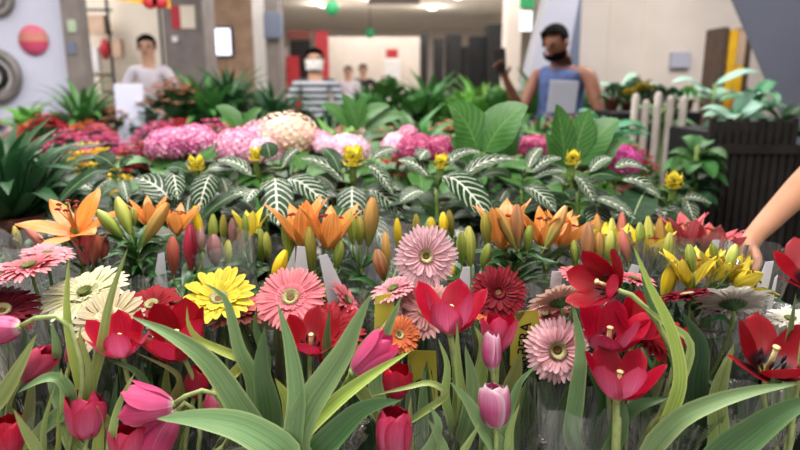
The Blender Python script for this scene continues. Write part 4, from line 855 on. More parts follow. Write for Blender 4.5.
# beige shop wall with thin black rack
Ys = 7.6; xa, xb = P(78, 60, Ys).x, P(168, 60, Ys).x
bx('wall_shop', (xa-.4, Ys, 0), (xb, Ys+.15, 3.1), BEIGE)
rk = thing('wire_rack', 'thin black wire rack against the beige shop wall', 'rack', V((xa, Ys-.2, 0)))
for px in (82, 112, 163): q = P(px, 60, Ys-.2); obj('upright', MB().box((q.x-.012, q.y-.012, 0), (q.x+.012, q.y+.012, 2.6)), BLACK, rk, smooth=False)
for py in (10, 33, 75, 92):
    q0 = P(82, py, Ys-.2); q1 = P(112 if py > 40 else 112, py, Ys-.2); obj('shelf_bar', MB().box((q0.x, q0.y-.02, q0.z-.012), (q1.x, q1.y+.01, q0.z+.012)), BLACK, rk, smooth=False)
q = P(105, 49, Ys-.26); tag(obj('lantern', MB().lathe(q, (0, 0, 1), [(0, -.12), (.03, -.10), (.06, 0), (.03, .10), (0, .12)], 14), REDP, org=q), 'small red lantern shaped ornament on the wire rack', 'ornament')
for (px, py, w_, h_, m_, lb) in ((92, 60, .09, .13, WHITE, 'white carton on the wire rack beside the red ornament'), (97, 25, .1, .1, TAN, 'tan carton high on the wire rack'), (92, 85, .12, .1, BEIGE, 'beige carton low on the wire rack'), (118, 48, .05, .1, TAN, 'tan packet right of the red ornament')):
    q = P(px, py, Ys-.22); tag(obj('carton', MB().box((q.x-w_, q.y-.05, q.z-h_), (q.x+w_, q.y+.05, q.z+h_)), m_, org=q, smooth=False), lb, 'carton')
q0, q1 = P(113, -8, 5.2), P(171, 6, 5.2)
bn = thing('banner', 'yellow and orange banner hanging above the person in white', 'banner', q0)
obj('cord', MB().tube([V((q0.x+.1, 5.2, q0.z-.02)), V((q0.x+.1, 5.2, 3.1))], .004, 5), BLACK, bn); obj('cord', MB().tube([V((q1.x-.1, 5.2, q0.z-.02)), V((q1.x-.1, 5.2, 3.1))], .004, 5), BLACK, bn)
obj('printed_sheet', MB().grid([[V((q0.x+(q1.x-q0.x)*i/20, 5.2+.02*math.sin(i*.9), (q0.z if j else q1.z+.05-.07*i/20)))for i in range(21)] for j in (0, 1)]), YELP, bn)
for k, px in enumerate((150, 160)): q = P(px, 1, 5.17); tag(obj('banner_badge', MB().lathe(q, (0, -1, 0), [(.06, 0), (.06, .006), (0, .006)], 20), REDP, org=q), ('left', 'right')[k] + ' of two red blots on the yellow banner', 'badge')
Yr = 7.2; x0, x1 = P(165, 50, Yr).x, P(205, 50, Yr).x
pr = thing('pillar', 'wide dark pillar with red and white notices right of the person in white', 'pillar', V(((x0+x1)/2, Yr, 0)))
obj('shaft', MB().box((x0, Yr, 0), (x1, Yr+.45, 3.1)), DGREY, pr, smooth=False)
for (px, py, w_, m_, lb) in ((176, 17, .05, REDP, 'red notice'), (188, 17, .08, BEIGE, 'cream notice'), (175, 39, .03, WHITE, 'white disc')):
    q = P(px, py, Yr-.005); obj('notice', MB().box((q.x-w_, q.y-.01, q.z-.12 if w_ > .03 else q.z-.03), (q.x+w_, q.y, q.z+.12 if w_ > .03 else q.z+.03)), m_, pr, smooth=False, label=lb)
# deeper passage
Yt = 11
bx('wall_passage', (P(203, 50, Yt).x, Yt, 0), (P(258, 50, Yt).x, Yt+.2, 3.1), TAN)
SCR = emis('lit_sign_white', '#e0e0ff', 2.2)
q = P(215, 42, Yt-.05); sg = thing('lit_sign', 'glowing white sign on the brown passage wall', 'sign', q)
obj('case', MB().box((q.x-.30, q.y-.04, q.z-.24), (q.x+.30, q.y+.05, q.z+.24)), BLACK, sg, smooth=False); obj('lit_face', MB().box((q.x-.27, q.y-.05, q.z-.21), (q.x+.27, q.y-.038, q.z+.21)), SCR, sg, smooth=False)
def block(name, lab, cat, x0, x1, y0, y1, Y, m, d=.3, floor_=False):
    a = P(x0, y1, Y); b = P(x1, y0, Y); z0 = 0 if floor_ else a.z
    o = obj(name, MB().box((a.x, Y, z0), (b.x, Y+d, b.z)), m, org=(a.x, Y, z0), smooth=False); tag(o, lab, cat); bevel(o, .01); return o
block('pillar', 'pale narrow pillar left of the dark hanging screen', 'pillar', 256, 270, -20, 100, 10.5, WHITE, floor_=True)
block('screen', 'dark blue hanging screen next to the pale narrow pillar', 'screen', 264, 281, 12, 38, 9.8, SLATED, .12)
block('pillar', 'grey pillar under the dark hanging screen', 'pillar', 268, 277, -30, 100, 9.9, DGREY, floor_=True)
block('counter', 'pale kiosk counter behind the person in stripes', 'kiosk', 284, 312, 48, 75, 12, WHITE, 1, True)
block('menu_board', 'dark kiosk board with reddish top', 'board', 290, 310, 40, 56, 11.8, BLACK, .1, True); block('menu_board', 'dull red strip board on top of the kiosk', 'board', 287, 310, 30, 39, 11.8, plain('dull_red', '#8c4c44'), .1)
block('banner_stand', 'tall red banner stand above the person in stripes', 'banner', 316, 328, 31, 75, 11.5, REDP, .05, True)
block('kiosk', 'small kiosk box with red panel left of the person in stripes', 'kiosk', 286, 298, 56, 64, 11.6, REDP, .2, True)
block('wall_unit', 'wide cream unit across the middle of the far passage', 'wall unit', 328, 420, 37, 80, 15, CREAM, .4, True)
block('shop_sign', 'red sign on the far side of the passage, right of the cream unit', 'sign', 386, 398, 49, 58, 14.6, REDP, .08)
block('white_board', 'white board standing among far plants near the red sign', 'board', 385, 400, 59, 79, 9, WHITE, .02, True)
for i, (a_, b_, c_, d_) in enumerate(((420, 428, 32, 62), (434, 444, 38, 60), (446, 462, 34, 66), (462, 470, 46, 64), (486, 503, 24, 66), (470, 486, 36, 52))):
    block('shop_stand', 'dark display stand in the far shop, ' + ('leftmost and tall', 'second from the left', 'widest in the middle', 'low one right of the widest', 'tallest at the right', 'short one beside the tallest')[i], 'display stand', a_, b_, c_, d_+15, 16+i*.3, BLACK, .5, True)
block('ceiling_box', 'dark green box sign under the ceiling, right of the middle', 'sign', 368, 420, -6, 3, 11.8, DGREY, .2)
block('pillar', 'cream pillar left of the slanted lilac column', 'pillar', 504, 524, -30, 100, 9.5, CREAM, .4, True)
LAMP = emis('lamp_glow', '#fff4e8', 5.0); LAMPW = emis('sign_glow', '#f4fff8', 1.6)
q = P(526, 21, 8.5); tag(obj('wall_lamp', MB().box((q.x-.07, q.y-.03, q.z-.12), (q.x+.07, q.y+.03, q.z+.12)), LAMPW, org=q, smooth=False), 'bright white box lamp beside the slanted lilac column', 'lamp')
block('green_sign', 'dark green hanging sign above the bright box lamp', 'sign', 520, 535, -8, 8, 9, GREENP, .05)
for i, (px, py, Y, r) in enumerate(((332, 8, 9.5, .10), (370, 33, 12, .09))):
    q = P(px, py, Y); t = thing('pendant_sign', ('near', 'far')[i] + ' round green sign hanging from the ceiling', 'sign', q)
    obj('disc', MB().lathe(q, (0, -1, 0), [(r, -.02), (r, .02), (0, .02)], 24).lathe(q, (0, 1, 0), [(r, -.02), (r, .02), (0, .02)], 24), GREENP, t); obj('rod', MB().tube([q+V((0, 0, r*.9)), V((q.x, q.y, 3.1))], .006, 6), BLACK, t)
for i, (px, py, Y) in enumerate(((438, 6, 12.6), (432, 20, 15.5), (295, 1, 12.2), (372, 12, 14), (325, 17, 15), (458, 12, 13.6), (676, 2, 12.0))):
    q = P(px, py, Y); t = thing('ceiling_lamp', 'round glowing ceiling lamp, ' + ('large one right of the middle', 'farther one below the large one', 'one above the red kiosk strip', 'one beside the dark ceiling box', 'faint one by the near green sign', 'one right of the large pair', 'one above the cream wall')[i], 'ceiling lamp', (q.x, Y, 3.1))
    obj('shade', MB().lathe((q.x, Y, 3.1), (0, 0, -1), [(.14, 0), (.14, .04), (.12, .04), (.12, 0)], 20), WHITE, t); obj('bulb', MB().lathe((q.x, Y, 3.1), (0, 0, -1), [(.12, .02), (.10, .06), (0, .08)], 16), LAMP, t)
# right: slanted column, cream wall, slanted slate underside
Yc = 5.6
a0, a1, a2, a3 = P(556, -30, Yc), P(582, -30, Yc), P(580, 110, Yc), P(520, 110, Yc); sl = thing('slanted_column', 'slanted lilac and slate blue column behind the man in the blue vest', 'column', (a3.x, Yc, 0))
k_ = (a3.x-a0.x)/(a3.z-a0.z); f0 = a3.x + k_*(0-a3.z); u0 = a0.x + k_*(3.1-a0.z)
dv = P(566, 0, Yc).x - P(556, 0, Yc).x
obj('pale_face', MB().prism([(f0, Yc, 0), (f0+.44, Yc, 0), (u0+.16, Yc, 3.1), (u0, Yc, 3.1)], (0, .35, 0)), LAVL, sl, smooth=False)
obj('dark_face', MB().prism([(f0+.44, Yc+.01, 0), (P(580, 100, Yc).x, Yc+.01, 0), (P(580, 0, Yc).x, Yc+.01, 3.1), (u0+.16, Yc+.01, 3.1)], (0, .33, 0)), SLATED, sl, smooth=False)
Yw = 6.2; xl = P(578, 50, Yw).x
bx('wall_cream', (xl, Yw, 0), (6.5, Yw+.2, 3.1), CREAM)
for i, px in enumerate((608, 641)):
    x_ = P(px, 60, Yw).x; bx('trim_%d' % (i+1), (x_-.006, Yw-.008, 0), (x_+.006, Yw, 3.1), BEIGE)
q = P(679, 60, Yw-.01); tag(obj('wall_box', MB().box((q.x-.09, q.y-.04, q.z-.07), (q.x+.09, q.y, q.z+.07)), LAVL, org=q, smooth=False), 'small grey box mounted on the cream wall', 'wall box')
Yu = 4.2; c0, c1 = P(728, -20, Yu), P(806, 165, Yu); kk = (c1.x-c0.x)/(c1.z-c0.z)
zl = c1.z
o = obj('sloping_wall', MB().prism([(c0.x + kk*(3.1-c0.z), Yu, 3.1), (c0.x + kk*(.6-c0.z), Yu, .6), (4.6, Yu, .6), (4.6, Yu, 3.1)], (0, .06, 0)), SLATE, smooth=False, org=(c1.x, Yu, .6)); tag(o, 'large slanted slate blue panel at the upper right corner', 'slanted panel')
block('low_wall', 'slate blue base wall carrying the big slanted panel', 'wall base', 800, 960, 165, 260, 4.2, SLATE, .3, True)
# timber tower with yellow goods
Yv = 5.2; tw = thing('display_tower', 'tall brown timber display tower with yellow goods on its shelves', 'display shelf', (P(731, 60, Yv).x, Yv, 0))
xa, xb = P(721, 60, Yv).x, P(750, 60, Yv).x; zt = P(730, 27, Yv).z
for x_ in (xa, xb-.04): obj('post', MB().box((x_, Yv, 0), (x_+.04, Yv+.3, zt)), WOODB, tw, smooth=False)
obj('back_panel', MB().box((xa+.04, Yv+.27, 0), (xb-.04, Yv+.3, zt)), WOODB, tw, smooth=False)
for i in range(7): z_ = .1 + (zt-.12)*i/6; obj('shelf', MB().box((xa+.04, Yv, z_-.02), (xb-.04, Yv+.27, z_)), WOODB, tw, smooth=False)
for i in range(2, 6):
    z_ = .1 + (zt-.12)*i/6
    for j in range(2):
        pw = (xb-xa-.1)/2; xj = xa+.05+j*pw
        o = obj('packet', MB().box((xj+.003, Yv-.01, z_), (xj+pw-.003, Yv+.2, z_+.27)), YELP if j == 0 or i == 4 else TAN, org=(xj, Yv, z_), smooth=False)
        yl = j == 0 or i == 4; tag(o, ('yellow' if yl else 'tan') + ' packet in the ' + ('left' if j == 0 else 'right') + ' column of the timber tower, ' + ('lowest shelf', 'second shelf up', 'third shelf up', 'top shelf')[i-2] + ' of goods', 'packet', 'packets on the timber display tower')
# ------------------------------------------------------------------ tables
def table(lab, x0, x1, y0, y1, z):
    t = thing('display_table', lab, 'table', ((x0+x1)/2, (y0+y1)/2, 0))
    bevel(obj('table_top', MB().box((x0, y0, z-.04), (x1, y1, z)), TABLEM, t, smooth=False))
    for x_ in (x0+.04, x1-.09):
        for y_ in (y0+.04, y1-.09): obj('leg', MB().box((x_, y_, 0), (x_+.05, y_+.05, z-.04)), BLACK, t, smooth=False)
o = obj('low_bench', MB().box((-1.0, .70, .32), (1.15, .97, .36)).box((-1.0, .97, .36), (1.15, 1.21, .40)).box((-1.0, 1.21, .40), (1.15, 1.47, .44)).box((-.98, .72, 0), (1.13, .76, .32)).box((-.98, 1.42, 0), (1.13, 1.46, .40)).box((-.98, .76, 0), (-.94, 1.42, .32)).box((1.09, .76, 0), (1.13, 1.42, .32)), BLACK, smooth=False); tag(o, 'black stepped bench carrying the buckets of cut flowers', 'bench')
table('grey table under the zebra plants and hydrangeas', -1.5, 1.15, 1.49, 2.36, TBL)
table('long grey table under the near left pot plants', -4.2, -.05, 2.45, 4.1, .78)
table('long grey table under the near right pot plants', .0, 1.04, 2.45, 3.95, .78)
table('far grey table under the pot plants at the back left', -4.4, -.45, 4.66, 5.2, .80)
table('far grey table under the pot plants at the back right', -.4, 1.9, 4.66, 5.4, .80)
# ------------------------------------------------------------------ pot plants of the bed behind
VG = [greenleaf('foliage_mid', '#3c6c34', '#4c8440', rnd=.5), greenleaf('foliage_bright', '#5c9838', '#74b048', rnd=.4), greenleaf('foliage_dark', '#284c2c', '#305c34', rnd=.5), greenleaf('foliage_olive', '#64702c', '#70803a', rnd=.4), greenleaf('foliage_bronze', '#8a5c3c', '#9c6a44', rnd=.4)]
def leafy(kind, n, sd):
    random.seed(sd); mb = MB()
    for i in range(n):
        a = i*2.39996 + random.uniform(-.3, .3); q = (i+.5)/n
        if kind == 'bush': e = 1.35*(1-q)+.05; L = random.uniform(.05, .07); W = L*.62; r0 = .13*q**.5; z0 = .22 - .14*q; pr = prof_oval
        elif kind == 'fern': e = .3 + q*1.1; L = random.uniform(.22, .32); W = .035; r0 = .01; z0 = .12; pr = prof_lance
        else: e = .25 + q*.9; L = random.uniform(.18, .26); W = .06; r0 = .01; z0 = .12; pr = prof_lance
        d = V((math.cos(a), math.sin(a), 0))
        if kind == 'bush': el = math.radians(80-75*q + random.uniform(-20, 20))
        else: el = PI/2 - e
        p0 = d*r0 + V((0, 0, z0)); u_ = d*math.cos(el) + V((0, 0, math.sin(el)))
        p1 = p0 + u_*L*.55; p2 = p0 + u_*L*.85 + d*L*.12 - V((0, 0, L*(.12 if kind == 'bush' else .05+.2*q)))
        strap(mb, [p0, p1, p2], W, V((0, 0, 1)) + d*.2, pr, nv=6 if kind == 'bush' else 9, nu=3, fold=.25)
    return mb
MESH = {}
for kind, n in (('bush', 90), ('fern', 34), ('blade', 22)):
    for gi in range(5): MESH[kind, gi] = None
    base_ = mesh('foliage', leafy(kind, n, 5), VG[0])
    for gi in range(5): m_ = base_.copy(); m_.materials[0] = VG[gi]; MESH[kind, gi] = m_
BL = {'red': plain('bloom_red', '#c8203c', .6, .2, .3, 40), 'pink': plain('bloom_pink', '#e05a90', .6, .2, .25, 40), 'magenta': plain('bloom_magenta', '#b8307c', .6, .2, .3, 40), 'yellow': plain('bloom_yellow', '#ecc824', .6, .2, .25, 40),
      'white': plain('bloom_white', '#ecdede', .6, .2, .1, 40), 'orange': plain('bloom_orange', '#d8703c', .6, .2, .2, 40), 'purple': plain('bloom_purple', '#7c4078', .6, .2, .3, 40), 'peach': plain('bloom_peach', '#dca080', .6, .2, .2, 40)}
random.seed(6); mbl = MB()
for i in range(46):
    ph = i*2.39996; q = (i+.5)/46; r = .125*q**.5; p = V((r*math.cos(ph), r*math.sin(ph), .275-.10*q+random.uniform(-.012, .018)))
    for k in range(5):
        a = k*2*PI/5 + i; u_ = V((math.cos(a), math.sin(a), .35)); w_ = V((-math.sin(a), math.cos(a), 0))
        mbl.poly([p, p+u_*.012+w_*.012, p+u_*.026, p+u_*.012-w_*.012])
BM = {}
b0_ = mesh('blossom_mass', mbl, BL['red'])
for k_, m_ in BL.items(): x_ = b0_.copy(); x_.materials[0] = m_; BM[k_] = x_
PM = mesh('pot', MB().lathe((0, 0, 0), (0, 0, 1), [(0, 0), (.05, 0), (.066, .095), (.073, .096), (.073, .115), (.064, .115), (.06, .10), (0, .10)], 18), POT)
def plant(kind, gi, bl, x, y, z, sc_, lab, grp, name='potted_plant'):
    t = thing(name, lab, 'potted plant', (x, y, z), grp); t.rotation_euler.z = random.random()*6.28; t.scale = (sc_*random.uniform(.92, 1.1), sc_*random.uniform(.92, 1.1), sc_*random.uniform(.9, 1.12))
    for n_, me in (('pot', PM), ('foliage', MESH[kind, gi])) + ((('blossom_mass', BM[bl]),) if bl else ()):
        o = bpy.data.objects.new(n_, me); COL.objects.link(o); o.parent = t
        if n_ == 'blossom_mass': o['kind'] = 'stuff'
    return t
random.seed(77)
WHERE = [(-9, -1.75, 'left of the striped person'), (-1.75, -.6, 'below the striped person'), (-.6, .55, 'mid bed'), (.55, 9, 'right end of the bed')]
def region(x): return [w for a, b, w in WHERE if a <= x < b][0]
rows_ = [(2.60, .33), (2.92, .34), (3.24, .34), (3.56, .35), (3.84, .35), (4.82, .38), (5.08, .38)]
PALMS = [(335, 2.75), (415, 3.0), (568, 2.9), (190, 5.15), (268, 5.0), (430, 5.2), (478, 5.2), (362, 5.2), (28, 4.9)]
ADJ = ['mid green', 'bright green', 'dark green', 'olive', 'bronze']
for ri, (yy, st) in enumerate(rows_):
    x_ = -.74*yy - .1; near = 'front rows' if ri < 3 else ('middle rows' if ri < 5 else 'back rows')
    while x_ < (1.0 if ri < 5 else 1.85):
        if any(abs(x_-(p_-400)/FP*Y_) < .19 and abs(yy-Y_) < .22 for p_, Y_ in PALMS): x_ += .08; continue
        xx = x_ + random.uniform(-.05, .05); ys = yy + random.uniform(-.05, .05); u_ = 400 + xx/ys*FP; bl = None; kind = random.choice(('bush', 'bush', 'fern')); gi = random.choice((0, 0, 1, 2, 2)); s_ = random.uniform(.95, 1.2)
        if ri == 0:
            kind = 'bush'; s_ = 1.0
            if u_ < 60: kind, gi = 'blade', 2
            elif u_ < 84: bl = 'pink'
            elif u_ < 160: bl = random.choice(('red', 'magenta')); s_ = 1.06
            elif u_ < 215: bl = random.choice((None, 'red'))
            else: bl = random.choice((None, 'red', None)); s_ = .9
        elif ri < 3: bl = random.choice(('red', 'pink', 'red', 'magenta', 'pink')) if u_ < 320 else random.choice((None, 'peach', None)); 
        elif ri < 5:
            bl = random.choice((None, 'red', 'purple', 'pink', 'orange')) if u_ < 330 else random.choice((None, None, 'peach', 'white'))
            if u_ > 420 and random.random() < .45: gi = random.choice((3, 4))
        else:
            s_ = random.uniform(1.6, 2.0); bl = random.choice((None, None, 'red', None, 'peach'))
            if 405 < u_ < 515: kind, gi, bl, s_ = 'bush', random.choice((1, 0)), None, 1.9
            elif random.random() < .4: kind = 'fern'
            if 108 < u_ < 160 or 284 < u_ < 348: s_ = 1.2; kind = 'bush'
            if u_ < 80: s_ = .95; bl = random.choice(('red', 'pink')); kind = 'bush'
        lab = f"{ADJ[gi]} {'pot plant with ' + bl + ' blossoms' if bl else {'bush': 'leafy pot plant', 'fern': 'ferny pot plant', 'blade': 'long leaved pot plant'}[kind]}, {near}, {region(xx)}"
        if bl and kind == 'fern': kind = 'bush'
        plant(kind, gi, bl, xx, ys, .78 if ri < 5 else .80, s_, lab, lab.replace('pot plant', 'pot plants'))
        x_ += st*(1.0 if ri < 5 else .85)
# a few taller accents
def palm(lab, px, py, Y, L, n, gi, z, W=.05, lean=0, el0=.2, el1=1.2, pot_=True, name='leafy_plant', ph=.15):
    c = P(px, py, Y); t = thing(name, lab, 'potted plant', (c.x, c.y, z)); 
    if pot_: pot(t, c.x, c.y, z, .085, ph, POT)
    for i in range(n):
        a = i*2.39996; q = (i+.5)/n; e = el0 + (el1-el0)*q; d = V((math.cos(a), math.sin(a), 0)); u_ = d*math.sin(e) + V((0, 0, math.cos(e))); l_ = L*random.uniform(.8, 1.1)
        p0 = V((c.x, c.y, z+ph-.03)); p1 = p0 + u_*l_*.6; p2 = p0 + u_*l_*.9 + d*l_*.15 - V((0, 0, l_*(.05+.25*q)))
        obj('leaf', strap(MB(), [p0, p0.lerp(p1, .5), p1, p2], W, V((0, -.2, 1))+d*.2, prof_lance, nv=12, nu=5, fold=.3), VG[gi], t)
random.seed(81)
palm('large dark leaved plant in a brown pot at the left edge', 4, 170, 1.80, .42, 46, 2, TBL, .055, ph=.27)
palm('second dark leaved plant in a brown pot, right of the larger one', 44, 180, 1.95, .30, 36, 2, TBL, .045, ph=.24)
palm('third dark leaved plant low behind the orange lily', 82, 185, 2.15, .28, 22, 0, TBL, .05)
palm('bright green leafed plant in front of the pale lilac panel', 28, 110, 4.9, .34, 14, 1, .80, .10)
palm('bright arching plant in front of the person in stripes', 335, 110, 2.75, .34, 22, 1, .78, .06)
palm('tall fan of green blades left of the two huge hydrangea leaves', 415, 110, 3.0, .38, 22, 0, .78, .07)
palm('bright green plant hiding the waist of the man in the blue vest', 568, 115, 2.9, .34, 20, 1, .78, .06)
palm('dark bushy plant beside the wide dark pillar', 190, 90, 5.05, .60, 40, 2, .80, .07, el1=.95)
palm('dark bushy plant left of the person in stripes', 272, 90, 4.95, .52, 38, 2, .80, .06, el1=.95)
palm('tallest dark bushy plant below the glowing white sign', 228, 90, 5.12, .68, 46, 2, .80, .07, el1=.85)
palm('tall green plant under the dark shop stands', 430, 85, 5.1, .58, 40, 0, .80, .08, el1=.95)
palm('bright green plant left of the raised phone', 478, 85, 5.1, .56, 38, 1, .80, .07, el1=.95)
palm('dark plant right of the person in stripes', 366, 85, 5.1, .50, 38, 2, .80, .06, el1=.95)
for (lab, px, py, Y, r, c_, n_) in (('yellow flowering pot plant, brighter of the pair above the zebra leaves at left', 90, 140, 2.3, .06, 'yellow', 1), ('yellow flowering pot plant, smaller of the pair above the zebra leaves at left', 76, 154, 2.15, .06, 'yellow', 1)):
    c = P(px, py, Y); t = plant('bush', 2, c_, c.x, c.y, TBL, 1.15, lab, None); t.location.z = c.z - .29; t.location.z = max(TBL, min(t.location.z, TBL+.0)); t.scale = (1.0, 1.0, (c.z-TBL)/.30)
# ------------------------------------------------------------------ right: white stems, mint leaved plants, dark slatted crate
Yd = 2.75; x0, x1 = P(705, 170, Yd).x, P(794, 170, Yd).x; zt = P(750, 121, Yd).z
cr = thing('slatted_planter', 'dark brown slatted planter crate at the right', 'planter', ((x0+x1)/2, Yd, 0))
n_ = 11
for i in range(n_):
    xa = x0 + (x1-x0)*i/n_; obj('slat', MB().box((xa+.004, Yd, .06), (xa+(x1-x0)/n_-.006, Yd+.02, zt + (0 if i % 2 else .012))), DWOOD, cr, smooth=False)
obj('inner_box', MB().box((x0+.01, Yd+.02, .03), (x1-.01, Yd+.5, zt-.05)), BLACK, cr, smooth=False)
obj('cross_rail', MB().box((x0, Yd-.015, zt-.14), (x1, Yd, zt-.10)), DWOOD, cr, smooth=False)
x2, x3 = P(794, 170, 2.9).x, P(860, 170, 2.9).x
cr = thing('slatted_planter', 'second dark slatted planter behind the bare arm, at the right edge', 'planter', ((x2+x3)/2, 2.9, 0))
for i in range(7): xa = x2 + (x3-x2)*i/7; obj('slat', MB().box((xa+.004, 2.9, .06), (xa+(x3-x2)/7-.006, 2.92, zt-.12)), DWOOD, cr, smooth=False)
obj('inner_box', MB().box((x2+.01, 2.92, .03), (x3-.01, 3.3, zt-.17)), BLACK, cr, smooth=False)
MINT = greenleaf('mint_leaf', '#98d0b0', '#b4e4cc', rnd=.2); MINTD = greenleaf('mint_leaf_dark', '#4c9468', '#5cac78', rnd=.3)
def mint(lab, px, py, Y, L, n, m, z, W, spread=1.0):
    c = P(px, py, Y); t = thing('leafy_plant', lab, 'potted plant', (c.x, c.y, z))
    if z < 1: pot(t, c.x, c.y, z, .10, .18, POTB)
    obj('stem', MB().tube([V((c.x, c.y, z+.02)), V((c.x+.01, c.y, (z+c.z)/2)), c], .012, 7), STEM, t)
    for i in range(n):
        a = i*2.39996; d = V((math.cos(a), math.sin(a)*.7, 0)); el = random.uniform(-.2, .8); u_ = (d*math.cos(el)*spread+V((0, 0, math.sin(el)))).normalized(); p0 = c - V((0, 0, random.uniform(0, .12)))
        obj('leaf', strap(MB(), [p0, p0+u_*L*.6, p0+u_*L-V((0, 0, L*.25))], W, V((0, -.3, 1)), prof_oval, nv=9, nu=5), m, t)
mint('mint green broad leaved plant rising from the dark slatted planter', 738, 106, 2.98, .20, 9, MINT, P(750, 116, 2.75).z-.05, .09)
mint('mint green plant in front of the timber display tower', 715, 84, 4.9, .42, 7, MINT, 0, .10, 1.3)
mint('mint and red leaved plant right of the timber display tower', 755, 98, 3.6, .20, 10, MINTD, 0, .09)
mint('faint mint plant against the cream wall beside the man', 622, 85, 5.0, .35, 7, MINT, .8, .07)
mint('green plant overhanging the slate panel corner', 782, 122, 3.4, .18, 14, VG[2], 0, .09)
mint('dark green climbing plant left of the slatted planter', 698, 146, 2.6, .13, 14, VG[0], 0, .08)
mint('green plant between the white posts, nearer one', 606, 128, 2.9, .20, 14, MINTD, 0, .07)
mint('green plant between the white posts, farther one', 664, 108, 3.42, .18, 10, VG[0], 0, .07)
POSTW = plain('white_post_paint', '#cfc4bc', .6, 0, .15, 12)
fe = thing('picket_fence', 'low fence of pale round posts between green plants on the right', 'fence', (P(655, 160, 3.2).x, 3.2, 0))
for i, px in enumerate((636, 646, 658.5, 671, 684)):
    q = P(px, 100+random.uniform(-4, 6), 3.2); obj('post', MB().lathe((q.x, 3.2, 0), (0, 0, 1), [(.021, 0), (.019, q.z), (.012, q.z+.02), (0, q.z+.025)], 12), POSTW, fe)
for z_ in (.35, .8): obj('rail', MB().box((P(628, 150, 3.2).x, 3.22, z_), (P(702, 150, 3.2).x, 3.25, z_+.05)), DWOOD, fe, smooth=False)
block('dark_cabinet', 'dark low cabinet behind the pale posts', 'cabinet', 602, 702, 112, 240, 3.6, BLACK, .4, True)
random.seed(83)
for i in range(6):
    px = 612+15*i
    plant('bush', random.choice((0, 2, 1)), 'yellow' if i in (1, 2) else None, P(px, 105, 3.8).x, 3.8, P(600, 112, 3.6).z, random.uniform(.45, .6), 'small green pot plant on top of the dark cabinet behind the pale posts', 'small pot plants on the dark cabinet')
random.seed(85)
for i, (px, Y) in enumerate(((612, 2.75), (640, 2.8), (668, 2.7), (692, 2.6))):
    c = P(px, 150, Y); mint('tall leafy green plant before the pale posts, ' + ('nearest the orchid pink hydrangea', 'second from the hydrangea', 'third from the hydrangea', 'nearest the slatted planter')[i], px, (150, 205, 208, 178)[i], Y, .13, 14, VG[random.choice((0, 2))], 0, .08)
# ------------------------------------------------------------------ people
SK1 = plain('skin_light', '#c89c84', .5, .05, .06, 20); SK2 = plain('skin_brown', '#8c5c48', .5, .03, .08, 20); SK3 = plain('skin_tan', '#c08a6c', .5, .05, .06, 20)
HAIR = plain('hair_black', '#0c0908', .9, 0, .3, 80, spec=.1); EYE = plain('eye_dark', '#1a1210', .3); LIP = plain('lips', '#a05850', .5)
def skin_obj(name, joints, m, parent, root=0, sub=2):
    """joints: name -> (pos, radius(x,y) , parent)"""
    ks = list(joints); me = bpy.data.meshes.new(name)
    off = V((0, 0, 0)); q = parent
    while q is not None: off = off + V(q.location); q = q.parent
    me.from_pydata([tuple(V(joints[k][0]) - off) for k in ks], [(ks.index(k), ks.index(joints[k][2])) for k in ks if joints[k][2] in joints], [])
    o = bpy.data.objects.new(name, me); COL.objects.link(o); o.parent = parent
    md = o.modifiers.new('skin', 'SKIN'); md.use_smooth_shade = True; md.branch_smoothing = .3
    for i, k in enumerate(ks):
        r = joints[k][1]; r = r if isinstance(r, tuple) else (r, r)
        me.skin_vertices[0].data[i].radius = r; me.skin_vertices[0].data[i].use_root = (i == root)
    sb = o.modifiers.new('sub', 'SUBSURF'); sb.levels = sub; sb.render_levels = sub
    me.materials.append(m); return o
def hand(J, key, wrist, d, side, palmn, s=1.0, curl=.5):
    """palm, four fingers and a thumb beyond the wrist"""
    d = V(d).normalized(); pn = V(palmn).normalized(); w = d.cross(pn).normalized()*side
    J[key+'palm'] = (wrist + d*.045*s, (.026*s, .020*s), key); J[key+'knuck'] = (wrist + d*.08*s, (.028*s, .014*s), key+'palm')
    for i, (o_, L) in enumerate(((-.027, .066), (-.009, .076), (.009, .071), (.027, .056))):
        b = wrist + d*.088*s + w*o_*s; c1 = b + (d + pn*curl*.4).normalized()*L*.45*s; c2 = c1 + (d + pn*curl*1.3).normalized()*L*.32*s; c3 = c2 + (d + pn*curl*2.6).normalized()*L*.26*s
        J[f'{key}f{i}a'] = (b, .009*s, key+'knuck'); J[f'{key}f{i}b'] = (c1, .0085*s, f'{key}f{i}a'); J[f'{key}f{i}c'] = (c2, .008*s, f'{key}f{i}b'); J[f'{key}f{i}d'] = (c3, .0065*s, f'{key}f{i}c')
    t0 = wrist + d*.03*s - w*.028*s; t1 = t0 + (d*.7 - w*.8 + pn*.3).normalized()*.035*s; t2 = t1 + (d*.9 - w*.2 + pn*.6).normalized()*.028*s
    J[key+'t0'] = (t0, .012*s, key+'palm'); J[key+'t1'] = (t1, .010*s, key+'t0'); J[key+'t2'] = (t2, .008*s, key+'t1')
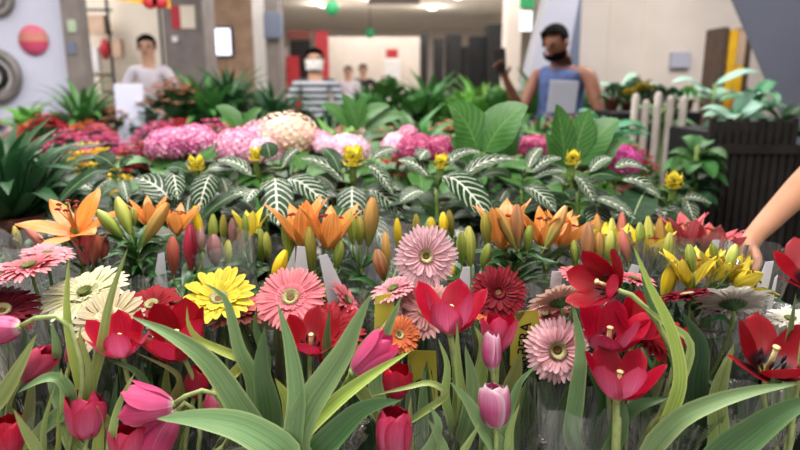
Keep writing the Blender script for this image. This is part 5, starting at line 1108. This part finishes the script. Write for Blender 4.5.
def person(label, x, y, rz, H, skin, top, legs, pose, sleeves='long', hair='short', head_tilt=0, build=1.0, mask=False, beard=False, stripes=None):
    t = thing('person', label, 'person', (x, y, 0)); R3 = Matrix.Rotation(rz, 3, 'Z'); k = H/1.72
    def w(p): return V((x, y, 0)) + R3 @ (V(p)*k)
    b = build
    ht = head_tilt
    hc = V((0, -.02-.10*ht, 1.60-.02*ht)); nk = V((0, .0, 1.44))
    J = {'pel': (w((0, 0, .95)), (.13*b, .10*b), None), 'bel': (w((0, 0, 1.08)), (.125*b, .095*b), 'pel'), 'che': (w((0, 0, 1.27)), (.145*b, .105*b), 'bel'), 'uch': (w((0, 0, 1.38)), (.10*b, .075*b), 'che'), 'nk': (w(nk), (.055, .055), 'uch'),
         'hd0': (w(nk.lerp(hc, .55)), (.062, .068), 'nk'), 'hd1': (w(hc), (.076, .092), 'hd0'), 'hd2': (w(hc + V((0, .01+.03*(-ht), .075))), (.068, .078), 'hd1')}
    def limb(sd, s):
        sh = V((s*.185*b, .0, 1.385)); el, wr = pose[sd]
        J[sd+'sh'] = (w(sh), .052, 'uch'); J[sd+'ua'] = (w(sh.lerp(V(el), .45)), .045*b, sd+'sh'); J[sd+'el'] = (w(el), .037*b, sd+'ua'); J[sd+'fa'] = (w(V(el).lerp(V(wr), .35)), .038*b, sd+'el'); J[sd] = (w(wr), .024, sd+'fa')
        d = R3 @ (V(wr)-V(el)).normalized(); hand(J, sd, w(wr), d, s, R3 @ V(pose.get(sd+'n', (0, 0, -1))), k, pose.get(sd+'c', .6))
        J[sd+'hip'] = (w((s*.09, 0, .90)), .085*b, 'pel'); J[sd+'kn'] = (w((s*.11, -.01, .50)), .055*b, sd+'hip'); J[sd+'ca'] = (w((s*.115, .01, .33)), .052*b, sd+'kn'); J[sd+'an'] = (w((s*.12, .02, .09)), .034, sd+'ca'); J[sd+'ft'] = (w((s*.125, -.10, .04)), (.035, .03), sd+'an')
    limb('L', 1); limb('R', -1)
    body = skin_obj('body', J, skin, t)
    # clothes
    C = {k_: (J[k_][0], (J[k_][1][0]*1.14, J[k_][1][1]*1.22) if isinstance(J[k_][1], tuple) else J[k_][1]*1.2, J[k_][2]) for k_ in ('pel', 'bel', 'che', 'uch')}
    C['hem'] = (J['pel'][0] - V((0, 0, .06)), (.165*b, .130*b), 'pel')
    for sd in 'LR':
        C[sd+'sh'] = (J[sd+'sh'][0], .062, 'uch')
        if sleeves == 'none': C[sd+'sh'] = (J[sd+'sh'][0].lerp(J['uch'][0], .16)+V((0, 0, .005)), .072, 'uch'); C['nkb'] = (J['uch'][0].lerp(J['nk'][0], .55), .075, 'uch'); continue
        C[sd+'ua'] = (J[sd+'ua'][0], .060*b, sd+'sh')
        if sleeves == 'long': C[sd+'el'] = (J[sd+'el'][0], .050*b, sd+'ua'); C[sd+'fa'] = (J[sd+'fa'][0], .047*b, sd+'el'); C[sd] = (J[sd][0], .034, sd+'fa')
    skin_obj('shirt', C, top, t)
    Pn = {'pel': (J['pel'][0], (.15*b, .12*b), None), 'wst': (J['pel'][0]+V((0, 0, .06)), (.14*b, .11*b), 'pel')}
    for sd in 'LR': Pn[sd+'hip'] = (J[sd+'hip'][0], .10*b, 'pel'); Pn[sd+'kn'] = (J[sd+'kn'][0], .070*b, sd+'hip'); Pn[sd+'an'] = (J[sd+'an'][0]+V((0, 0, .03)), .055, sd+'kn')
    skin_obj('trousers', Pn, legs, t)
    for sd in 'LR': skin_obj('shoe', {'a': (J[sd+'an'][0]-V((0, 0, .02)), .045, None), 'b': (J[sd+'ft'][0], .042, 'a'), 'c': (J[sd+'an'][0]+R3 @ V((0, .03, -.045)), .038, 'a')}, BLACK, t)
    # hair, face
    hw = J['hd1'][0]; F_ = R3 @ V((0, -1, -.45*ht)).normalized(); U_ = (V((0, 0, 1)) - F_*F_.z).normalized(); S_ = F_.cross(U_)
    mb = MB(); rows = []
    for i in range(12):
        th = PI*i/11*.66; row = []
        for j in range(24):
            ph = 2*PI*j/24; d = V((math.sin(th)*math.cos(ph), math.sin(th)*math.sin(ph), math.cos(th)))
            fr_ = d.y; lim = 1 if fr_ > -.2 else (.80 if th > 1.1 else 1)
            p = hw + (S_*d.x*.086 - F_*d.y*.106*lim + U_*(max(d.z, .62 if fr_ < -.4 else -1)*.094+.028))*k
            row.append(p)
        rows.append(row)
    mb.grid(rows, closed=True); h = obj('hair', mb, HAIR, t)
    for s_ in (-1, 1):
        e = hw + (F_*.083 + S_*.032*s_ + U_*.012)*k; obj('eye', MB().lathe(e, F_, [(0, -.012), (.013, -.006), (.013, .002), (.008, .007), (0, .009)], 12), EYE, t)
        e = hw + (S_*.082*s_ - U_*.005)*k; obj('ear', MB().lathe(e, S_*s_, [(0, -.01), (.022, -.006), (.026, .004), (.016, .010), (0, .007)], 12), skin, t)
    obj('nose', MB().tube([hw + (F_*.082+U_*.02)*k, hw + (F_*.105-U_*.018)*k, hw + (F_*.085-U_*.024)*k], lambda q: .007+.008*q*(1.4-q), 8), skin, t)
    if mask:
        rws = [[hw + (F_*(.100*math.cos(a)*(1.0 if abs(z_) < .035 else .93)+.006) + S_*.088*math.sin(a) + U_*(z_-.035))*k for a in [(-1.15+2.3*q/12) for q in range(13)]] for z_ in (-.048, -.03, 0, .03, .042)]
        obj('face_mask', MB().grid(rws), WHITE, t)
    else: obj('mouth', MB().tube([hw + (F_*.088-S_*.022-U_*.048)*k, hw + (F_*.096-U_*.046)*k, hw + (F_*.088+S_*.022-U_*.048)*k], .006, 8), LIP, t)
    if beard:
        rws = [[hw + (F_*(.094*math.cos(a)*q_+.002) + S_*.082*math.sin(a)*q_ + U_*z_)*k for a in [(-1.5+3.0*q/14) for q in range(15)]] for z_, q_ in ((-.045, .97), (-.06, 1.0), (-.08, .96), (-.10, .78), (-.11, .45))]
        obj('beard', MB().grid(rws), HAIR, t)
    return t, J
SHIRT_W = plain('shirt_white', '#d8d0dc', .8, .05, .06, 10); VEST = plain('denim_blue', '#4c5e90', .8, 0, .25, 25); NAVY = plain('navy_cloth', '#252c44', .8, 0, .3, 20); TROU = plain('dark_trousers', '#26262c', .8, 0, .2, 20)
sx = NT('striped_knit'); tc = sx.n('ShaderNodeTexCoord'); sp = sx.n('ShaderNodeSeparateXYZ'); sx.l(tc.outputs['Object'], sp.inputs[0])
stp = sx.math('GREATER_THAN', sx.math('FRACT', sx.math('MULTIPLY', sp.outputs[2], 18.0)), .5)
STRIPE = sx.surf(sx.mix(stp, '#20242e', '#b0b4bc'), .8)
q = P(146, 50, 6.25)
person('person in a white shirt with dark hair standing behind the bed at left', q.x, 6.3, .15, 1.78, SK1, SHIRT_W, TROU, {'L': ((.27, -.05, 1.14), (.22, -.24, 1.02)), 'R': ((-.27, -.05, 1.14), (-.18, -.26, 1.04))}, 'long', head_tilt=.1, build=.82)
q = P(314, 60, 4.5)
person('person in a dark and grey striped top wearing a white face mask', P(314, 60, 5.62).x, 5.68, 0.05, 1.62, SK1, STRIPE, TROU, {'L': ((.27, -.05, 1.12), (.24, -.27, 1.06)), 'R': ((-.27, -.05, 1.12), (-.18, -.27, 1.02))}, 'long', mask=True, build=.92)
q = P(553, 47, 4.25); mx_ = q.x; my_ = 4.25
t, J = person('bearded man in a sleeveless denim blue vest holding up a phone', mx_+.07, my_, -.80, 1.70, SK2, VEST, TROU,
       {'R': ((-.22, -.14, 1.13), (-.20, -.36, 1.36)), 'L': ((.31, -.02, 1.12), (.14, -.26, 1.08)), 'Rn': (.4, -.6, 0), 'Rc': .9, 'Ln': (-.6, 0, 0), 'Lc': .8}, 'none', head_tilt=.85, build=1.06, beard=True)
w_ = J['Rknuck'][0]
ph = obj('phone', MB().box((-.038, -.005, -.075), (.038, .005, .075)), BLACK, smooth=False); ph.location = w_ + V((-.01, -.03, .05)); ph.rotation_euler = (.2, 0, -.6); bevel(ph, .006, 3); tag(ph, 'black phone held up by the man in the blue vest', 'phone')
q = P(563, 95, my_-.34); pa = obj('paper_folder', MB().box((-.085, -.006, -.11), (.085, .006, .085)), LAVL, smooth=False); pa.location = q; pa.rotation_euler = (.1, .05, -.1); bevel(pa, .003); tag(pa, 'pale grey folder held under the arm of the man in the blue vest', 'folder')
q = P(128, 84, 4.69); bd = obj('white_board', MB().box((-.105, -.006, .802-q.z), (.105, .006, 0)), LAV, smooth=False); bd.location = q; bevel(bd, .004); tag(bd, 'white cardboard sheet standing on the table in front of the person in white', 'cardboard')
person('tiny distant person in dark clothes right of the person in stripes', P(363, 60, 12.5).x, 12.5, 0, 1.7, SK1, TROU, TROU, {'L': ((.27, 0, 1.12), (.27, -.1, .9)), 'R': ((-.27, 0, 1.12), (-.27, -.1, .9))})
person('tiny distant person in white clothes left of the dark clad one', P(348, 60, 12.0).x, 12.0, 0, 1.65, SK1, SHIRT_W, TROU, {'L': ((.27, 0, 1.12), (.27, -.1, .9)), 'R': ((-.27, 0, 1.12), (-.27, -.1, .9))})
# the reaching arm at the right: its owner stands just beyond the photograph's edge
hx = P(752, 238, 1.42); ex = P(830, 158, 1.52)
X0, Y0_ = 1.42, 1.66; Hh = 1.76; kk_ = Hh/1.72; rz = -.9
inv = Matrix.Rotation(-rz, 3, 'Z')
def loc(p): return (inv @ (V(p) - V((X0, Y0_, 0))))/kk_
el_ = loc(ex); wr_ = loc(hx)
person('person in navy clothes at the right edge reaching a bare forearm to the flowers', X0, Y0_, rz, Hh, SK3, NAVY, NAVY, {'R': (el_, wr_), 'L': ((.27, 0, 1.12), (.26, -.05, .9)), 'Rn': inv @ V((0, 0, -1)), 'Rc': .7}, 'short', head_tilt=.2, build=1.0)
# ------------------------------------------------------------------ light
w = bpy.data.worlds.new('world'); sc.world = w; w.use_nodes = True; bg = w.node_tree.nodes['Background']; bg.inputs[0].default_value = (.86, .92, 1, 1); bg.inputs[1].default_value = .36
def area(x, y, z, sx_, sy_, e, col=(1, .97, .93), rot=(0, 0, 0)):
    d = bpy.data.lights.new('ceiling_or_fill_light', 'AREA'); d.shape = 'RECTANGLE'; d.size = sx_; d.size_y = sy_; d.energy = e; d.color = col
    o = bpy.data.objects.new('ceiling_or_fill_light', d); COL.objects.link(o); o.location = (x, y, z); o.rotation_euler = rot; return o
area(-.4, .9, 3.05, 1.3, .9, 84); area(.9, -.9, 3.05, 2.2, 1.0, 50)
area(-1.5, 3.6, 3.05, 3.0, 1.2, 120); area(2.2, 4.4, 3.05, 1.8, 1.2, 80)
for lx, ly in ((2.3, 12.6), (.8, 15.5), (-2.1, 12.2), (-.7, 14), (-1.8, 15), (1.3, 13.6), (-1, 8.5), (1.5, 9.5)):
    d = bpy.data.lights.new('lamp_light', 'POINT'); d.energy = 16; d.shadow_soft_size = .12; d.color = (1, .96, .9)
    o = bpy.data.objects.new('lamp_light', d); COL.objects.link(o); o.location = (lx, ly, 2.85)
area(0, 9, 3.05, 5, 3, 140); area(1, 16, 3.05, 6, 5, 190)
area(-4.2, 6.5, 3.05, 1.6, 1.2, 45); area(-5, 3, 3.05, 2, 4, 70)  # first: added fill that brightens the beige shop wall, no fixture there
